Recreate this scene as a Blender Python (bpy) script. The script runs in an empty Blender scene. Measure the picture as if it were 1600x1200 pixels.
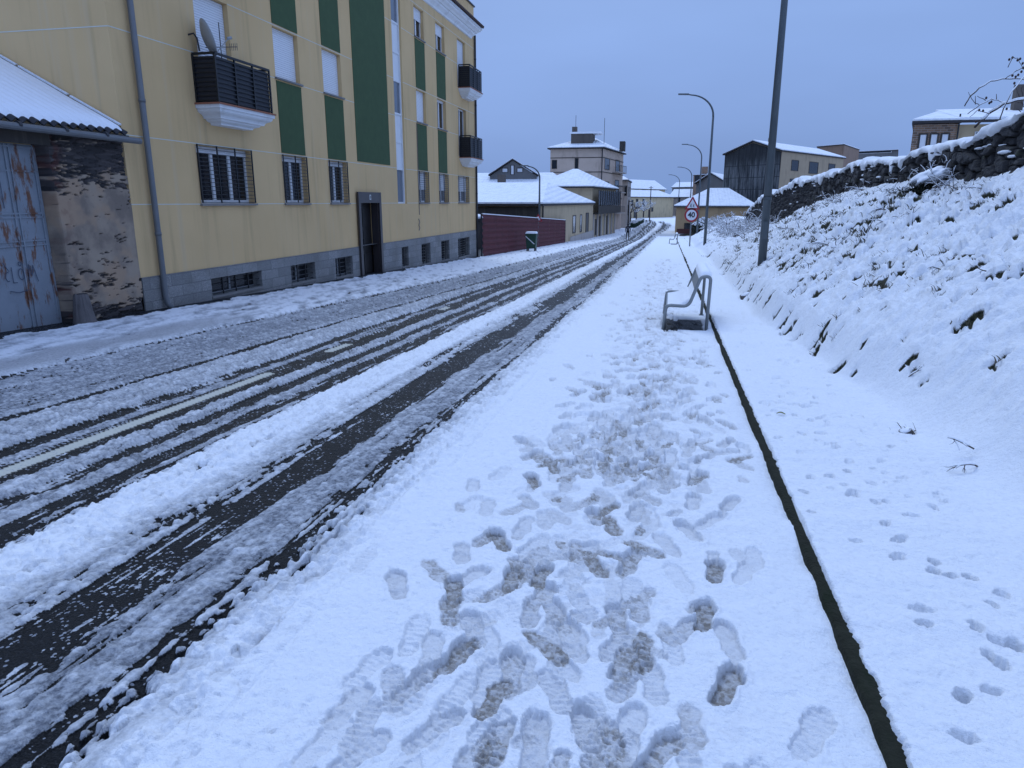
import bpy, bmesh, math, random
import numpy as np
from mathutils import Vector, Matrix
random.seed(7); rng = np.random.default_rng(11)
S = bpy.context.scene
C = S.collection
R = math.radians

# ------------------------------------------------------------------ camera model
F, PITCH, YAW, EYE = 1109.0, R(14.41), math.atan(.218), 1.6
FWD = np.array([-math.sin(YAW)*math.cos(PITCH), math.cos(YAW)*math.cos(PITCH), -math.sin(PITCH)])
RGT = np.array([math.cos(YAW), math.sin(YAW), 0.0])
UPV = np.cross(RGT, FWD)
def ray(px, py): return FWD + (px-800)/F*RGT - (py-600)/F*UPV
def atY(px, py, Y):
    d = ray(px, py); return Vector(d*(Y/d[1])) + Vector((0, 0, EYE))
def atX(px, py, X):
    d = ray(px, py); return Vector(d*(X/d[0])) + Vector((0, 0, EYE))

cam = bpy.data.cameras.new('camera'); camo = bpy.data.objects.new('camera', cam); C.objects.link(camo)
cam.sensor_width = 36; cam.lens = F/1600*36; cam.clip_start = .05; cam.clip_end = 3000
camo.location = (0, 0, EYE); camo.rotation_euler = (math.pi/2-PITCH, 0, YAW)
S.camera = camo

# ------------------------------------------------------------------ noise
def _h(ix, iy, s):
    n = (ix.astype(np.int64)*374761393 + iy.astype(np.int64)*668265263 + s*2147483647*3 + s*974634777) & 0xffffffff
    n = ((n ^ (n >> 13))*1274126177) & 0xffffffff
    n = ((n ^ (n >> 16))*2246822519) & 0xffffffff
    n = n ^ (n >> 15)
    return (n & 0xffffff)/16777216.0
def vn(x, y, s=0):
    x = np.asarray(x, float); y = np.asarray(y, float)
    ix = np.floor(x); iy = np.floor(y); fx = x-ix; fy = y-iy
    fx = fx*fx*(3-2*fx); fy = fy*fy*(3-2*fy)
    a = _h(ix, iy, s); b = _h(ix+1, iy, s); c = _h(ix, iy+1, s); d = _h(ix+1, iy+1, s)
    return (a*(1-fx)+b*fx)*(1-fy) + (c*(1-fx)+d*fx)*fy
def fbm(x, y, s=0, o=4, g=.5):
    t = 0; a = 1; w = 0
    for i in range(o):
        t = t + a*vn(x*2**i+i*17.3, y*2**i-i*9.1, s+i); w += a; a *= g
    return t/w
def worley(x, y, s=0):
    x = np.asarray(x, float); y = np.asarray(y, float)
    ix = np.floor(x); iy = np.floor(y)
    f1 = np.full(x.shape, 9.); f2 = np.full(x.shape, 9.); idd = np.zeros(x.shape)
    for dx in (-1, 0, 1):
        for dy in (-1, 0, 1):
            cx = ix+dx; cy = iy+dy
            qx = cx+_h(cx, cy, s); qy = cy+_h(cx, cy, s+5)
            d = np.hypot(x-qx, y-qy); i = _h(cx, cy, s+9)
            n1 = d < f1
            f2 = np.where(n1, f1, np.minimum(f2, d)); idd = np.where(n1, i, idd); f1 = np.where(n1, d, f1)
    return f1, f2, idd
def ss(a, b, x):
    t = np.clip((np.asarray(x, float)-a)/(b-a), 0, 1); return t*t*(3-2*t)

# ------------------------------------------------------------------ materials
def nmat(name):
    m = bpy.data.materials.new(name); m.use_nodes = True
    nt = m.node_tree; b = nt.nodes['Principled BSDF']
    return m, nt, b
def N(nt, t, **k):
    n = nt.nodes.new(t)
    for a, v in k.items():
        if a in n.inputs: n.inputs[a].default_value = v
        else: setattr(n, a, v)
    return n
def L(nt, a, b): nt.links.new(a, b)
def rgb(c): return (c[0], c[1], c[2], 1)
def mixc(nt, f, a, b):
    n = nt.nodes.new('ShaderNodeMix'); n.data_type = 'RGBA'
    for s, v in ((0, f), (6, a), (7, b)):
        if isinstance(v, (int, float)): n.inputs[s].default_value = v
        elif isinstance(v, tuple): n.inputs[s].default_value = rgb(v)
        else: L(nt, v, n.inputs[s])
    return n.outputs[2]
def math_(nt, op, a, b=None, c=None, clamp=False):
    n = nt.nodes.new('ShaderNodeMath'); n.operation = op; n.use_clamp = clamp
    for i, v in enumerate((a, b, c)):
        if v is None: continue
        if isinstance(v, (int, float)): n.inputs[i].default_value = v
        else: L(nt, v, n.inputs[i])
    return n.outputs[0]
def ramp(nt, f, lo, hi):
    n = nt.nodes.new('ShaderNodeMapRange'); n.inputs[1].default_value = lo; n.inputs[2].default_value = hi
    n.interpolation_type = 'SMOOTHSTEP'; L(nt, f, n.inputs[0]); return n.outputs[0]
def coords(nt, scale=(1, 1, 1)):
    tc = nt.nodes.new('ShaderNodeNewGeometry'); mp = nt.nodes.new('ShaderNodeMapping')
    mp.inputs['Scale'].default_value = scale; L(nt, tc.outputs['Position'], mp.inputs[0]); return mp.outputs[0]
def noise(nt, vec, scale, detail=4, rough=.55):
    n = N(nt, 'ShaderNodeTexNoise'); n.inputs['Scale'].default_value = scale
    n.inputs['Detail'].default_value = detail; n.inputs['Roughness'].default_value = rough
    L(nt, vec, n.inputs['Vector']); return n.outputs['Fac']
def bump(nt, b, h, strength=.3, dist=.01):
    n = N(nt, 'ShaderNodeBump'); n.inputs['Strength'].default_value = strength; n.inputs['Distance'].default_value = dist
    L(nt, h, n.inputs['Height']); L(nt, n.outputs[0], b.inputs['Normal'])
def M(name, col, rough=.6, var=.15, scale=3, stain=None, stain_amt=.5, stain_scale=(1.5, 1.5, .25), metal=0, bmp=.15, bscale=60, bdist=.004, spec=.4):
    """base colour with mottling, optional streaky stain colour, fine bump"""
    m, nt, b = nmat(name)
    v = coords(nt)
    a = tuple(c*(1-var) for c in col); d = tuple(min(1, c*(1+var)) for c in col)
    c = mixc(nt, noise(nt, v, scale), a, d)
    if stain is not None:
        sv = coords(nt, stain_scale)
        f = ramp(nt, noise(nt, sv, 1.7, 6, .65), .5, .72)
        c = mixc(nt, math_(nt, 'MULTIPLY', f, stain_amt), c, stain)
    L(nt, c, b.inputs['Base Color'])
    b.inputs['Roughness'].default_value = rough; b.inputs['Metallic'].default_value = metal
    b.inputs['Specular IOR Level'].default_value = spec
    if bmp: bump(nt, b, noise(nt, v, bscale, 3), bmp, bdist)
    return m
def snow_mat(name='snow', col=(.86, .875, .9)):
    m, nt, b = nmat(name); v = coords(nt)
    c = mixc(nt, noise(nt, v, 2.5), tuple(x*.96 for x in col), col)
    L(nt, c, b.inputs['Base Color']); b.inputs['Roughness'].default_value = .75
    b.inputs['Specular IOR Level'].default_value = .2
    h = math_(nt, 'ADD', math_(nt, 'MULTIPLY', noise(nt, v, 9, 3), 1.0), math_(nt, 'MULTIPLY', noise(nt, v, 55, 4, .7), .35))
    bump(nt, b, h, .6, .03)
    return m
SNOW = snow_mat()

def roof_snow():
    m, nt, b = nmat('roof snow'); v = coords(nt)
    c = mixc(nt, ramp(nt, noise(nt, v, 1.6, 5, .65), .35, .6), (.76, .78, .81), (.87, .885, .91))
    sp_ = ramp(nt, noise(nt, v, 3.2, 5, .75), .70, .74); c = mixc(nt, math_(nt, 'MULTIPLY', sp_, .55), c, (.3, .28, .27))
    L(nt, c, b.inputs['Base Color']); b.inputs['Roughness'].default_value = .8; b.inputs['Specular IOR Level'].default_value = .15
    sx = nt.nodes.new('ShaderNodeSeparateXYZ'); L(nt, v, sx.inputs[0])
    rows = math_(nt, 'SINE', math_(nt, 'MULTIPLY', math_(nt, 'ADD', sx.outputs[0], math_(nt, 'MULTIPLY', sx.outputs[1], .05)), 15.0))
    h = math_(nt, 'ADD', math_(nt, 'MULTIPLY', rows, .28), math_(nt, 'MULTIPLY', noise(nt, v, 2.0, 5, .7), 1.8))
    bump(nt, b, h, .7, .10); return m
RSNOW = roof_snow()
def ground_mat():
    m, nt, b = nmat('snowy street')
    v = coords(nt)
    def att(n):
        a = nt.nodes.new('ShaderNodeAttribute'); a.attribute_name = n; return a.outputs['Fac']
    cov, wh, dirt, paint, veg = att('cover'), att('white'), att('dirt'), att('paint'), att('veg')
    n1 = noise(nt, v, 130, 4, .7); n2 = noise(nt, v, 35, 3, .6); n3 = noise(nt, v, 8, 3)
    asp = mixc(nt, ramp(nt, n1, .42, .68), (.005, .0055, .006), (.028, .028, .03))
    asp = mixc(nt, math_(nt, 'MULTIPLY', paint, ramp(nt, math_(nt, 'ADD', n2, .12), .3, .45)), asp, (.56, .55, .47))
    vegc = mixc(nt, ramp(nt, n2, .4, .6), (.008, .01, .005), (.04, .042, .02))
    under = mixc(nt, veg, asp, vegc)
    slush = mixc(nt, ramp(nt, math_(nt, 'ADD', math_(nt, 'MULTIPLY', n2, .6), math_(nt, 'MULTIPLY', n1, .4)), .3, .7), (.09, .10, .12), (.36, .375, .40))
    snow = mixc(nt, n3, (.84, .855, .88), (.88, .895, .915))
    w = math_(nt, 'ADD', wh, math_(nt, 'MULTIPLY', math_(nt, 'SUBTRACT', n2, .5), .5), clamp=True)
    covc = mixc(nt, w, slush, snow)
    dn = ramp(nt, math_(nt, 'ADD', math_(nt, 'MULTIPLY', n2, .65), math_(nt, 'MULTIPLY', n1, .35)), .36, .66)
    covc = mixc(nt, math_(nt, 'MULTIPLY', math_(nt, 'MULTIPLY', dirt, 1.25), math_(nt, 'ADD', .6, math_(nt, 'MULTIPLY', dn, .4)), clamp=True), covc, (.52, .515, .52))
    br = math_(nt, 'MULTIPLY', ramp(nt, dirt, .62, 1.0), math_(nt, 'ADD', .5, math_(nt, 'MULTIPLY', dn, .5)))
    covc = mixc(nt, br, covc, (.255, .23, .195))
    # loose crumbs of ice on the bare asphalt
    vo = N(nt, 'ShaderNodeTexVoronoi'); vo.inputs['Scale'].default_value = 48; L(nt, v, vo.inputs['Vector'])
    sep = nt.nodes.new('ShaderNodeSeparateColor'); L(nt, vo.outputs['Color'], sep.inputs[0])
    fl = math_(nt, 'MULTIPLY', math_(nt, 'LESS_THAN', vo.outputs['Distance'], .36), math_(nt, 'GREATER_THAN', math_(nt, 'ADD', sep.outputs[0], math_(nt, 'MULTIPLY', math_(nt, 'SUBTRACT', n3, .5), 1.4)), .8))
    fl = math_(nt, 'MULTIPLY', fl, math_(nt, 'SUBTRACT', 1.0, veg))
    cc = ramp(nt, math_(nt, 'ADD', cov, math_(nt, 'MULTIPLY', math_(nt, 'SUBTRACT', n1, .5), .55)), .38, .62)
    under = mixc(nt, math_(nt, 'MULTIPLY', fl, .75), under, (.33, .35, .39))
    col = mixc(nt, cc, under, covc)
    L(nt, col, b.inputs['Base Color'])
    ro = math_(nt, 'ADD', .52, math_(nt, 'MULTIPLY', math_(nt, 'MULTIPLY', cc, math_(nt, 'ADD', w, .25, clamp=True)), .4))
    L(nt, ro, b.inputs['Roughness'])
    b.inputs['Specular IOR Level'].default_value = .13
    h = math_(nt, 'ADD', math_(nt, 'MULTIPLY', noise(nt, v, 45, 4, .7), 1.0), math_(nt, 'MULTIPLY', n1, .35))
    h = math_(nt, 'ADD', h, math_(nt, 'MULTIPLY', noise(nt, v, 12, 2), 1.2))
    bump(nt, b, h, .75, .02)
    return m
GROUND = ground_mat()

def facade_mat(name, c0, ydark=.12):
    m, nt, b = nmat(name); v = coords(nt)
    c = mixc(nt, noise(nt, v, .7, 4), tuple(x*.86 for x in c0), tuple(x*1.06 for x in c0))
    st = ramp(nt, noise(nt, coords(nt, (2.2, 2.2, .16)), 1.6, 5, .6), .5, .78)
    c = mixc(nt, math_(nt, 'MULTIPLY', st, .62), c, tuple(x*.62 for x in c0))
    c = mixc(nt, math_(nt, 'MULTIPLY', ramp(nt, noise(nt, v, .33, 3), .4, .7), .22), c, (c0[0]*.78, c0[1]*.7, c0[2]*.55))
    sp = nt.nodes.new('ShaderNodeSeparateXYZ'); g = nt.nodes.new('ShaderNodeNewGeometry'); L(nt, g.outputs['Position'], sp.inputs[0])
    st2 = ramp(nt, noise(nt, coords(nt, (3.5, 3.5, .1)), 1.2, 4, .6), .55, .7)
    c = mixc(nt, math_(nt, 'MULTIPLY', st2, .3), c, (.6, .47, .3))
    L(nt, c, b.inputs['Base Color']); b.inputs['Roughness'].default_value = .85; b.inputs['Specular IOR Level'].default_value = .2
    bump(nt, b, noise(nt, v, 140, 3, .7), .25, .004)
    return m
YELLOW = facade_mat('ochre render', (.69, .475, .24))
GREEN = M('green render', (.05, .088, .035), .85, .22, 5, bmp=.4, bscale=90)
GRANITE = None
def granite():
    m, nt, b = nmat('granite plinth')
    g = nt.nodes.new('ShaderNodeNewGeometry'); sp = nt.nodes.new('ShaderNodeSeparateXYZ'); L(nt, g.outputs['Position'], sp.inputs[0])
    cb = nt.nodes.new('ShaderNodeCombineXYZ'); L(nt, math_(nt, 'ADD', sp.outputs[1], sp.outputs[0]), cb.inputs[0]); L(nt, math_(nt, 'ADD', sp.outputs[2], .035), cb.inputs[1])
    br = N(nt, 'ShaderNodeTexBrick'); L(nt, cb.outputs[0], br.inputs['Vector'])
    br.inputs['Scale'].default_value = 1; br.inputs['Brick Width'].default_value = .62; br.inputs['Row Height'].default_value = .225
    br.inputs['Mortar Size'].default_value = .006; br.inputs['Color1'].default_value = rgb((.27, .265, .25)); br.inputs['Color2'].default_value = rgb((.46, .445, .42))
    br.inputs['Mortar'].default_value = rgb((.11, .11, .1))
    v = coords(nt)
    c = mixc(nt, ramp(nt, noise(nt, v, 90, 3, .7), .35, .7), (.11, .11, .11), br.outputs['Color'])
    st = ramp(nt, noise(nt, v, 1.1, 5, .6), .45, .7)
    c = mixc(nt, math_(nt, 'MULTIPLY', st, .5), c, (.12, .11, .095))
    L(nt, c, b.inputs['Base Color']); b.inputs['Roughness'].default_value = .6
    bump(nt, b, math_(nt, 'SUBTRACT', 1.0, br.outputs['Fac']), .5, .006)
    return m
GRANITE = granite()
WHITE = M('white paint', (.72, .73, .74), .5, .06, 4, stain=(.4, .38, .34), stain_amt=.35)
SHUT = None
def shutter_mat():
    m, nt, b = nmat('white roller shutter')
    g = nt.nodes.new('ShaderNodeNewGeometry'); sp = nt.nodes.new('ShaderNodeSeparateXYZ'); L(nt, g.outputs['Position'], sp.inputs[0])
    fr = math_(nt, 'FRACT', math_(nt, 'MULTIPLY', sp.outputs[2], 1/.05))
    j = math_(nt, 'LESS_THAN', fr, .14)
    c = mixc(nt, j, (.74, .75, .77), (.4, .41, .43)); L(nt, c, b.inputs['Base Color']); b.inputs['Roughness'].default_value = .45
    bump(nt, b, math_(nt, 'SINE', math_(nt, 'MULTIPLY', fr, 3.14)), .8, .008)
    return m
SHUT = shutter_mat()
GLASS = M('dark window glass', (.012, .014, .018), .12, .3, 2, bmp=0, spec=.4)
PALEGLASS = M('pale blue-grey glass', (.13, .155, .19), .12, .2, 1.5, bmp=0, spec=.6)  # paler blue-grey base colour than the dark panes
IRON = M('black iron', (.012, .013, .015), .4, .3, 8, bmp=.1)
SCREEN = M('dark balcony screen', (.02, .023, .032), .5, .2, 3, bmp=.1)
TERRA = M('terracotta edge', (.3, .12, .07), .8, .3, 12)
SILL = M('grey stone sill', (.2, .19, .18), .6, .2, 10)
DOORF = M('brown granite door frame', (.038, .03, .03), .35, .25, 40, spec=.6)
DOORD = M('dark wooden door', (.012, .01, .01), .4, .3, 6)
PIPE = M('grey drainpipe', (.13, .135, .14), .45, .15, 6, stain=(.1, .1, .1), stain_amt=.5, spec=.5)
DARKPIPE = M('dark drainpipe', (.03, .03, .035), .5)
GALV = M('galvanised steel', (.17, .185, .19), .5, .15, 9, metal=.3, bmp=.05)
LAMPM = M('grey painted lamp steel', (.085, .1, .108), .45, .12, 5, stain=(.14, .15, .14), stain_amt=.4, metal=.2, bmp=.05)
TILE = M('roof tile', (.07, .045, .04), .8, .35, 8)
DKWOOD = M('dark weathered wood', (.05, .042, .035), .8, .4, 3, stain=(.15, .13, .1), stain_amt=.5, stain_scale=(4, 4, .3))
STONEG = M('rough stone', (.1, .09, .085), .9, .35, 7, bmp=.8, bscale=25, bdist=.02)
PLAST = lambda n, c, s=(.1, .09, .08), a=.5: M(n, c, .9, .14, 1.2, stain=s, stain_amt=a, stain_scale=(.8, .8, .2), bmp=.1, bscale=20)

# ------------------------------------------------------------------ mesh helpers
def link(name, me, mat=None, parent=None, smooth=False):
    o = bpy.data.objects.new(name, me); C.objects.link(o)
    if mat: me.materials.append(mat)
    if parent: o.parent = parent
    if smooth: me.shade_smooth()
    return o
def thing(name, label, cat, loc=(0, 0, 0), group=None):
    o = bpy.data.objects.new(name, None); C.objects.link(o); o.empty_display_size = .2
    o.location = loc; o['label'] = label; o['category'] = cat
    if group: o['group'] = group
    return o
def tag(o, label, cat, group=None, kind=None):
    if label: o['label'] = label
    if cat: o['category'] = cat
    if group: o['group'] = group
    if kind: o['kind'] = kind
    return o
class B:
    """collects shapes in world coordinates, builds ONE mesh object (relative to its thing)"""
    def __init__(s): s.v = []; s.f = []
    def add(s, vs, fs):
        k = len(s.v); s.v += [tuple(v) for v in vs]; s.f += [tuple(i+k for i in f) for f in fs]; return s
    def box(s, x0, x1, y0, y1, z0, z1):
        x0, x1 = min(x0, x1), max(x0, x1); y0, y1 = min(y0, y1), max(y0, y1)
        return s.add([(x0,y0,z0),(x1,y0,z0),(x1,y1,z0),(x0,y1,z0),(x0,y0,z1),(x1,y0,z1),(x1,y1,z1),(x0,y1,z1)],
                     [(0,3,2,1),(4,5,6,7),(0,1,5,4),(1,2,6,5),(2,3,7,6),(3,0,4,7)])
    def bar(s, a, b, w, h=None):
        """square bar from a to b"""
        a = Vector(a); b = Vector(b); h = h or w; d = (b-a).normalized()
        u = d.cross(Vector((0, 0, 1)));
        if u.length < 1e-3: u = Vector((1, 0, 0))
        u.normalize(); w2 = u.cross(d)
        vs = [p+u*sx*w/2+w2*sy*h/2 for p in (a, b) for sx, sy in ((-1,-1),(1,-1),(1,1),(-1,1))]
        return s.add(vs, [(0,1,2,3),(7,6,5,4),(0,4,5,1),(1,5,6,2),(2,6,7,3),(3,7,4,0)])
    def tube(s, pts, r, n=8, caps=True):
        pts = [Vector(p) for p in pts]; rs = r if isinstance(r, (list, tuple)) else [r]*len(pts)
        rings = []; up = None
        for i, p in enumerate(pts):
            d = (pts[min(i+1, len(pts)-1)]-pts[max(i-1, 0)])
            d = d.normalized() if d.length > 1e-9 else Vector((0, 0, 1))
            if up is None:
                up = d.cross(Vector((0, 0, 1)))
                if up.length < 1e-3: up = Vector((1, 0, 0))
            u = (up-d*up.dot(d)).normalized(); w = d.cross(u); up = u
            rings.append([p+(u*math.cos(t*2*math.pi/n)+w*math.sin(t*2*math.pi/n))*rs[i] for t in range(n)])
        vs = [v for r_ in rings for v in r_]; fs = []
        for i in range(len(pts)-1):
            for t in range(n):
                fs.append((i*n+t, i*n+(t+1) % n, (i+1)*n+(t+1) % n, (i+1)*n+t))
        if caps: fs += [tuple(range(n))[::-1], tuple((len(pts)-1)*n+t for t in range(n))]
        return s.add(vs, fs)
    def prism(s, poly, z0, z1):
        n = len(poly)
        def zz(z, i): return z[i] if isinstance(z, (list, tuple)) else z
        vs = [(p[0], p[1], zz(z0, i)) for i, p in enumerate(poly)]+[(p[0], p[1], zz(z1, i)) for i, p in enumerate(poly)]
        return s.add(vs, [tuple(range(n))[::-1], tuple(range(n, 2*n))]+[(i, (i+1) % n, (i+1) % n+n, i+n) for i in range(n)])
    def build(s, name, mat, parent=None, smooth=False, bevel=0):
        me = bpy.data.meshes.new(name)
        off = Vector(parent.location) if parent is not None and parent.type == 'EMPTY' else (Vector(parent.parent.location) if parent is not None and parent.parent else (Vector(parent.get('_o', (0, 0, 0))) if parent is not None else Vector((0, 0, 0))))
        me.from_pydata([(v[0]-off[0], v[1]-off[1], v[2]-off[2]) for v in s.v], [], s.f); me.update()
        bm = bmesh.new(); bm.from_mesh(me); bmesh.ops.recalc_face_normals(bm, faces=bm.faces); bm.to_mesh(me); bm.free()
        o = link(name, me, mat, parent, smooth)
        if bevel:
            md = o.modifiers.new('bevel', 'BEVEL'); md.width = bevel; md.segments = 2; md.limit_method = 'ANGLE'
        return o
def npmesh(name, V, Fq, mat, attrs=None, smooth=True, parent=None):
    me = bpy.data.meshes.new(name); nv = len(V); nf = len(Fq); k = Fq.shape[1]
    me.vertices.add(nv); me.vertices.foreach_set('co', np.ascontiguousarray(V, np.float32).ravel())
    me.loops.add(nf*k); me.loops.foreach_set('vertex_index', np.ascontiguousarray(Fq, np.int32).ravel())
    me.polygons.add(nf); me.polygons.foreach_set('loop_start', np.arange(0, nf*k, k, dtype=np.int32))
    me.polygons.foreach_set('loop_total', np.full(nf, k, np.int32))
    if smooth: me.polygons.foreach_set('use_smooth', np.ones(nf, bool))
    me.update(calc_edges=True)
    for n, a in (attrs or {}).items():
        at = me.attributes.new(n, 'FLOAT', 'POINT'); at.data.foreach_set('value', np.ascontiguousarray(a, np.float32))
    return link(name, me, mat, parent)
def gridfaces(nr, nc):
    i = np.arange(nr-1)[:, None]*nc + np.arange(nc-1)[None, :]
    return np.stack([i, i+1, i+nc+1, i+nc], -1).reshape(-1, 4)
def submesh(name, V, Fq, attrs, sel, mat=GROUND):
    f = Fq[sel]; u, inv = np.unique(f.ravel(), return_inverse=True)
    if len(u) == 0: return None
    return npmesh(name, V[u], inv.reshape(-1, 4), mat, {k: a[u] for k, a in attrs.items()})

# ------------------------------------------------------------------ ground shape
def slope_z(y):
    y = np.asarray(y, float)
    return np.where(y < 82, -.03*y, -2.75+.29*np.exp(-(np.maximum(y, 82)-82)*.03/.29)) if True else 0
def base_z(x, y):
    return slope_z(y) - .1*ss(-1.6, -4.2, x)*(1-ss(100, 130, y)) if False else slope_z(y) - .1*(1-ss(-4.2, -1.6, x))*(1-ss(90, 130, y))
XR_Y = [-5, 40, 60, 90, 96, 121, 139, 150, 158, 168, 177, 182]
XR_X = [-1.68, -1.66, -1.68, -1.7, -1.6, -.44, .05, -.2, -1.0, -2.6, -5, -12]
XL_Y = [-5, 10, 16, 23, 45, 62, 76, 140, 160, 166]
XL_X = [-7.15, -7.12, -6.85, -6.6, -6.6, -6.7, -6.3, -5.65, -5.5, -14]
def xR(y): return np.interp(y, XR_Y, XR_X)
def xL(y): return np.interp(y, XL_Y, XL_X)
# cross-section of the road: x, coverage, whiteness, thickness (m)
PROF = np.array([
 (-7.25,1,.9,.05),(-7.15,.25,.3,.01),(-7.05,.85,.22,.02),(-6.6,.85,.16,.02),(-6.2,.78,.05,.012),(-5.75,.85,.12,.02),(-5.66,.8,.2,.02),(-5.60,.12,.1,.004),
 (-5.53,.12,.1,.004),(-5.46,.9,.22,.03),(-5.2,1,.33,.045),(-4.9,.92,.28,.04),(-4.8,.2,.2,.01),(-4.72,.25,.1,.006),(-4.65,.8,.12,.012),
 (-4.52,.55,.1,.008),(-4.47,.1,.2,.0),(-4.22,.1,.1,0),(-4.14,.75,.3,.03),(-3.97,.8,.28,.035),(-3.92,.15,.1,.003),(-3.79,.12,.1,.003),(-3.74,.75,.2,.025),
 (-3.63,.8,.2,.02),(-3.58,.1,.1,.002),(-3.47,.12,.1,.002),(-3.42,.7,.2,.015),(-3.37,.4,.15,.01),(-3.3,.75,.5,.02),(-3.22,1,.95,.045),(-3.05,1,1,.055),
 (-2.86,1,.95,.045),(-2.76,.75,.45,.025),(-2.56,.55,.28,.018),(-2.44,.14,.2,.004),(-2.26,.12,.2,.002),(-2.12,.74,.16,.016),(-2.02,.85,.16,.02),
 (-1.9,.82,.12,.016),(-1.85,.42,.15,.012),(-1.75,.4,.4,.02),(-1.67,.8,.55,.045),(-1.56,1,.85,.06),(-1.4,1,1,.062)])
DASH = [(3.0, 7.2), (8.62, 9.3), (13.6, 14.0)]
PRINTS = []
def gpt(px, py):
    """where a pixel's view ray meets the sloping pavement"""
    d = ray(px, py); t = (-EYE+.05)/(d[2]+.03*d[1]); return d[0]*t, d[1]*t
def prints():
    # (px, py, heading in degrees from +y, depth m, dirt)
    key = [(1136,1072,18,.055,1),(1100,963,5,.05,.9),(1138,1002,-10,.03,.35),(1117,893,5,.05,.75),(1165,895,20,.02,.15),(985,880,8,.045,.6),
     (965,968,-12,.04,.5),(975,1035,8,.045,.6),(915,1140,-14,.05,.4),(870,1085,-60,.02,.3),(1020,1068,-10,.025,.2),(985,1145,5,.03,.2),
     (1030,1180,60,.045,.6),(800,1050,-10,.04,.5),(770,1090,10,.04,.8),(690,1045,30,.045,.5),(655,1065,20,.04,.45),(715,1025,35,.045,.9),
     (740,985,-50,.035,.4),(710,925,-35,.045,.8),(620,915,-60,.025,.4),(545,1105,10,.02,.3),(505,1165,12,.015,.1),(760,1065,0,.03,.2),
     (800,905,-5,.04,.8),(845,900,5,.045,.7),(870,960,-30,.04,.5),(890,995,-35,.04,.35),(845,935,15,.035,.5),(780,845,-28,.045,.9),
     (835,870,10,.03,.5),(832,752,-20,.05,.9),(862,728,-25,.04,.7),(930,808,-40,.045,.5),(947,797,60,.03,.8),(994,800,6,.045,.4),
     (1002,765,25,.04,.4),(1032,762,-15,.04,.35),(1030,745,70,.03,.4),(1086,748,10,.045,.6),(1083,785,5,.035,.3),(1140,790,20,.04,.35),
     (1110,815,70,.03,.2),(1075,830,-50,.04,.3),(910,862,60,.03,.3),(905,890,80,.02,.25),(1010,830,40,.02,.2),(1270,1150,25,.02,.15),
     (760,1165,20,.03,.5),(680,1140,60,.03,.3),(835,1165,-8,.03,.4),(560,1185,50,.02,.3),(1060,905,-20,.015,.05),(985,930,0,.02,.1),
     (1050,1010,-5,.018,.05),(735,905,50,.025,.3),(885,770,30,.02,.1),(905,720,80,.04,.6),(1012,717,80,.045,.6),(1115,712,70,.04,.4),
     (935,735,-60,.03,.2),(965,750,60,.03,.3),(840,715,-20,.04,.6),(880,700,-50,.03,.3)]
    for px, py, a, d, di in key:
        x, y = gpt(px, py); PRINTS.append((x, y, R(a if abs(a) < 31 else a*.45), .28+random.uniform(-.02, .02), d*.72, min(1, di*1.2+.15)))
    for i in range(230):
        y = random.uniform(1.3, 5.2); x = random.gauss(-.36, .36)
        PRINTS.append((x, y, R(random.choice((0, 180))+random.gauss(0, 22)), random.choice((.12, .24, .27, .28)), random.uniform(.004, .017), random.uniform(.15, 1)**1.3))
    for i in range(1000):
        y = 4.2*math.exp(random.uniform(0, 2.1)); x = random.gauss(-.12, .33)+.03*math.sin(y)
        if x > .6 or x < -1.2: continue
        PRINTS.append((x, y, R(random.choice((0, 180))+random.gauss(0, 22)), random.choice((.13, .24, .28)), random.uniform(.008, .045), random.uniform(.05, 1.0)**1.2))
prints()
PAWS = []
def paws():
    pts = [(1500,1110),(1545,1105),(1540,1045),(1520,1005),(1555,1025),(1545,970),(1560,955),(1510,925),(1455,915),(1405,860),(1400,890),(1455,900),(1480,925),
      (1382,800),(1380,840),(1330,785),(1322,750),(1330,790),(1360,770),(1365,800),(1295,757),(1265,820),(1400,865),(1250,690),(1265,668),(1215,700),(1200,660),
      (1220,630),(1235,625),(1270,640),(1255,645),(1280,690),(1300,710),(1325,735),(1190,640),(1210,600),(1230,610),(1335,865),(1440,1000),(1435,975),(1580,1030),
      (1560,1060),(1265,760),(1255,785),(1455,810),(1420,825),(1290,660),(1240,660),(1500,1180)]
    for px, py in pts:
        x, y = gpt(px, py); PAWS.append((x, y, random.uniform(.022, .036), random.uniform(.028, .05) if py < 900 else random.uniform(.04, .056)))
    for i in range(260):
        y = 4*math.exp(random.uniform(0, 2.0)); x = random.uniform(.88, 1.7)
        PAWS.append((x, y, random.uniform(.018, .035), random.uniform(.01, .035)))
paws()

# embankment
XW = 5.0
HB_Y = [-5, 2, 12, 14, 15.2, 18.4, 22, 25.2, 28, 34, 40, 50, 60, 70, 78, 88]
HB_Z = [2.1, 2.0, 1.93, 1.82, 1.95, 1.90, 1.80, 1.62, 1.15, .62, .45, .15, .35, .0, -.9, -2.65]
def foot(y): return np.interp(y, [-5, 3.5, 5.5, 8, 12, 17, 30, 84], [1.85, 1.8, 1.8, 1.68, 1.5, 1.48, 1.7, 1.85])
def emb_rise(x, y):
    """height of the bank above the flat ground"""
    zb = np.interp(y, HB_Y, HB_Z) - slope_z(y)
    f = foot(y)+ .12*(fbm(y*.7, y*0, 41)-.5)*2
    t = np.clip((x-f)/(XW-.05-f), 0, 1)
    p = t**(.74+.14*(1-ss(5, 8, y))); p = p*ss(-.02, .09+.12*(1-ss(5, 8, y)), t)+.03*ss(.0, .08, t)*(1-t)*ss(5.5, 7.5, y)*(1-ss(14, 18, y))
    return zb*p
HOLES = []   # (x, y, rx, ry, strength) bare places in the snow of the bank
def emb_raw(x, y): return base_z(x, y)+.07+emb_rise(x, y)
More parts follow.
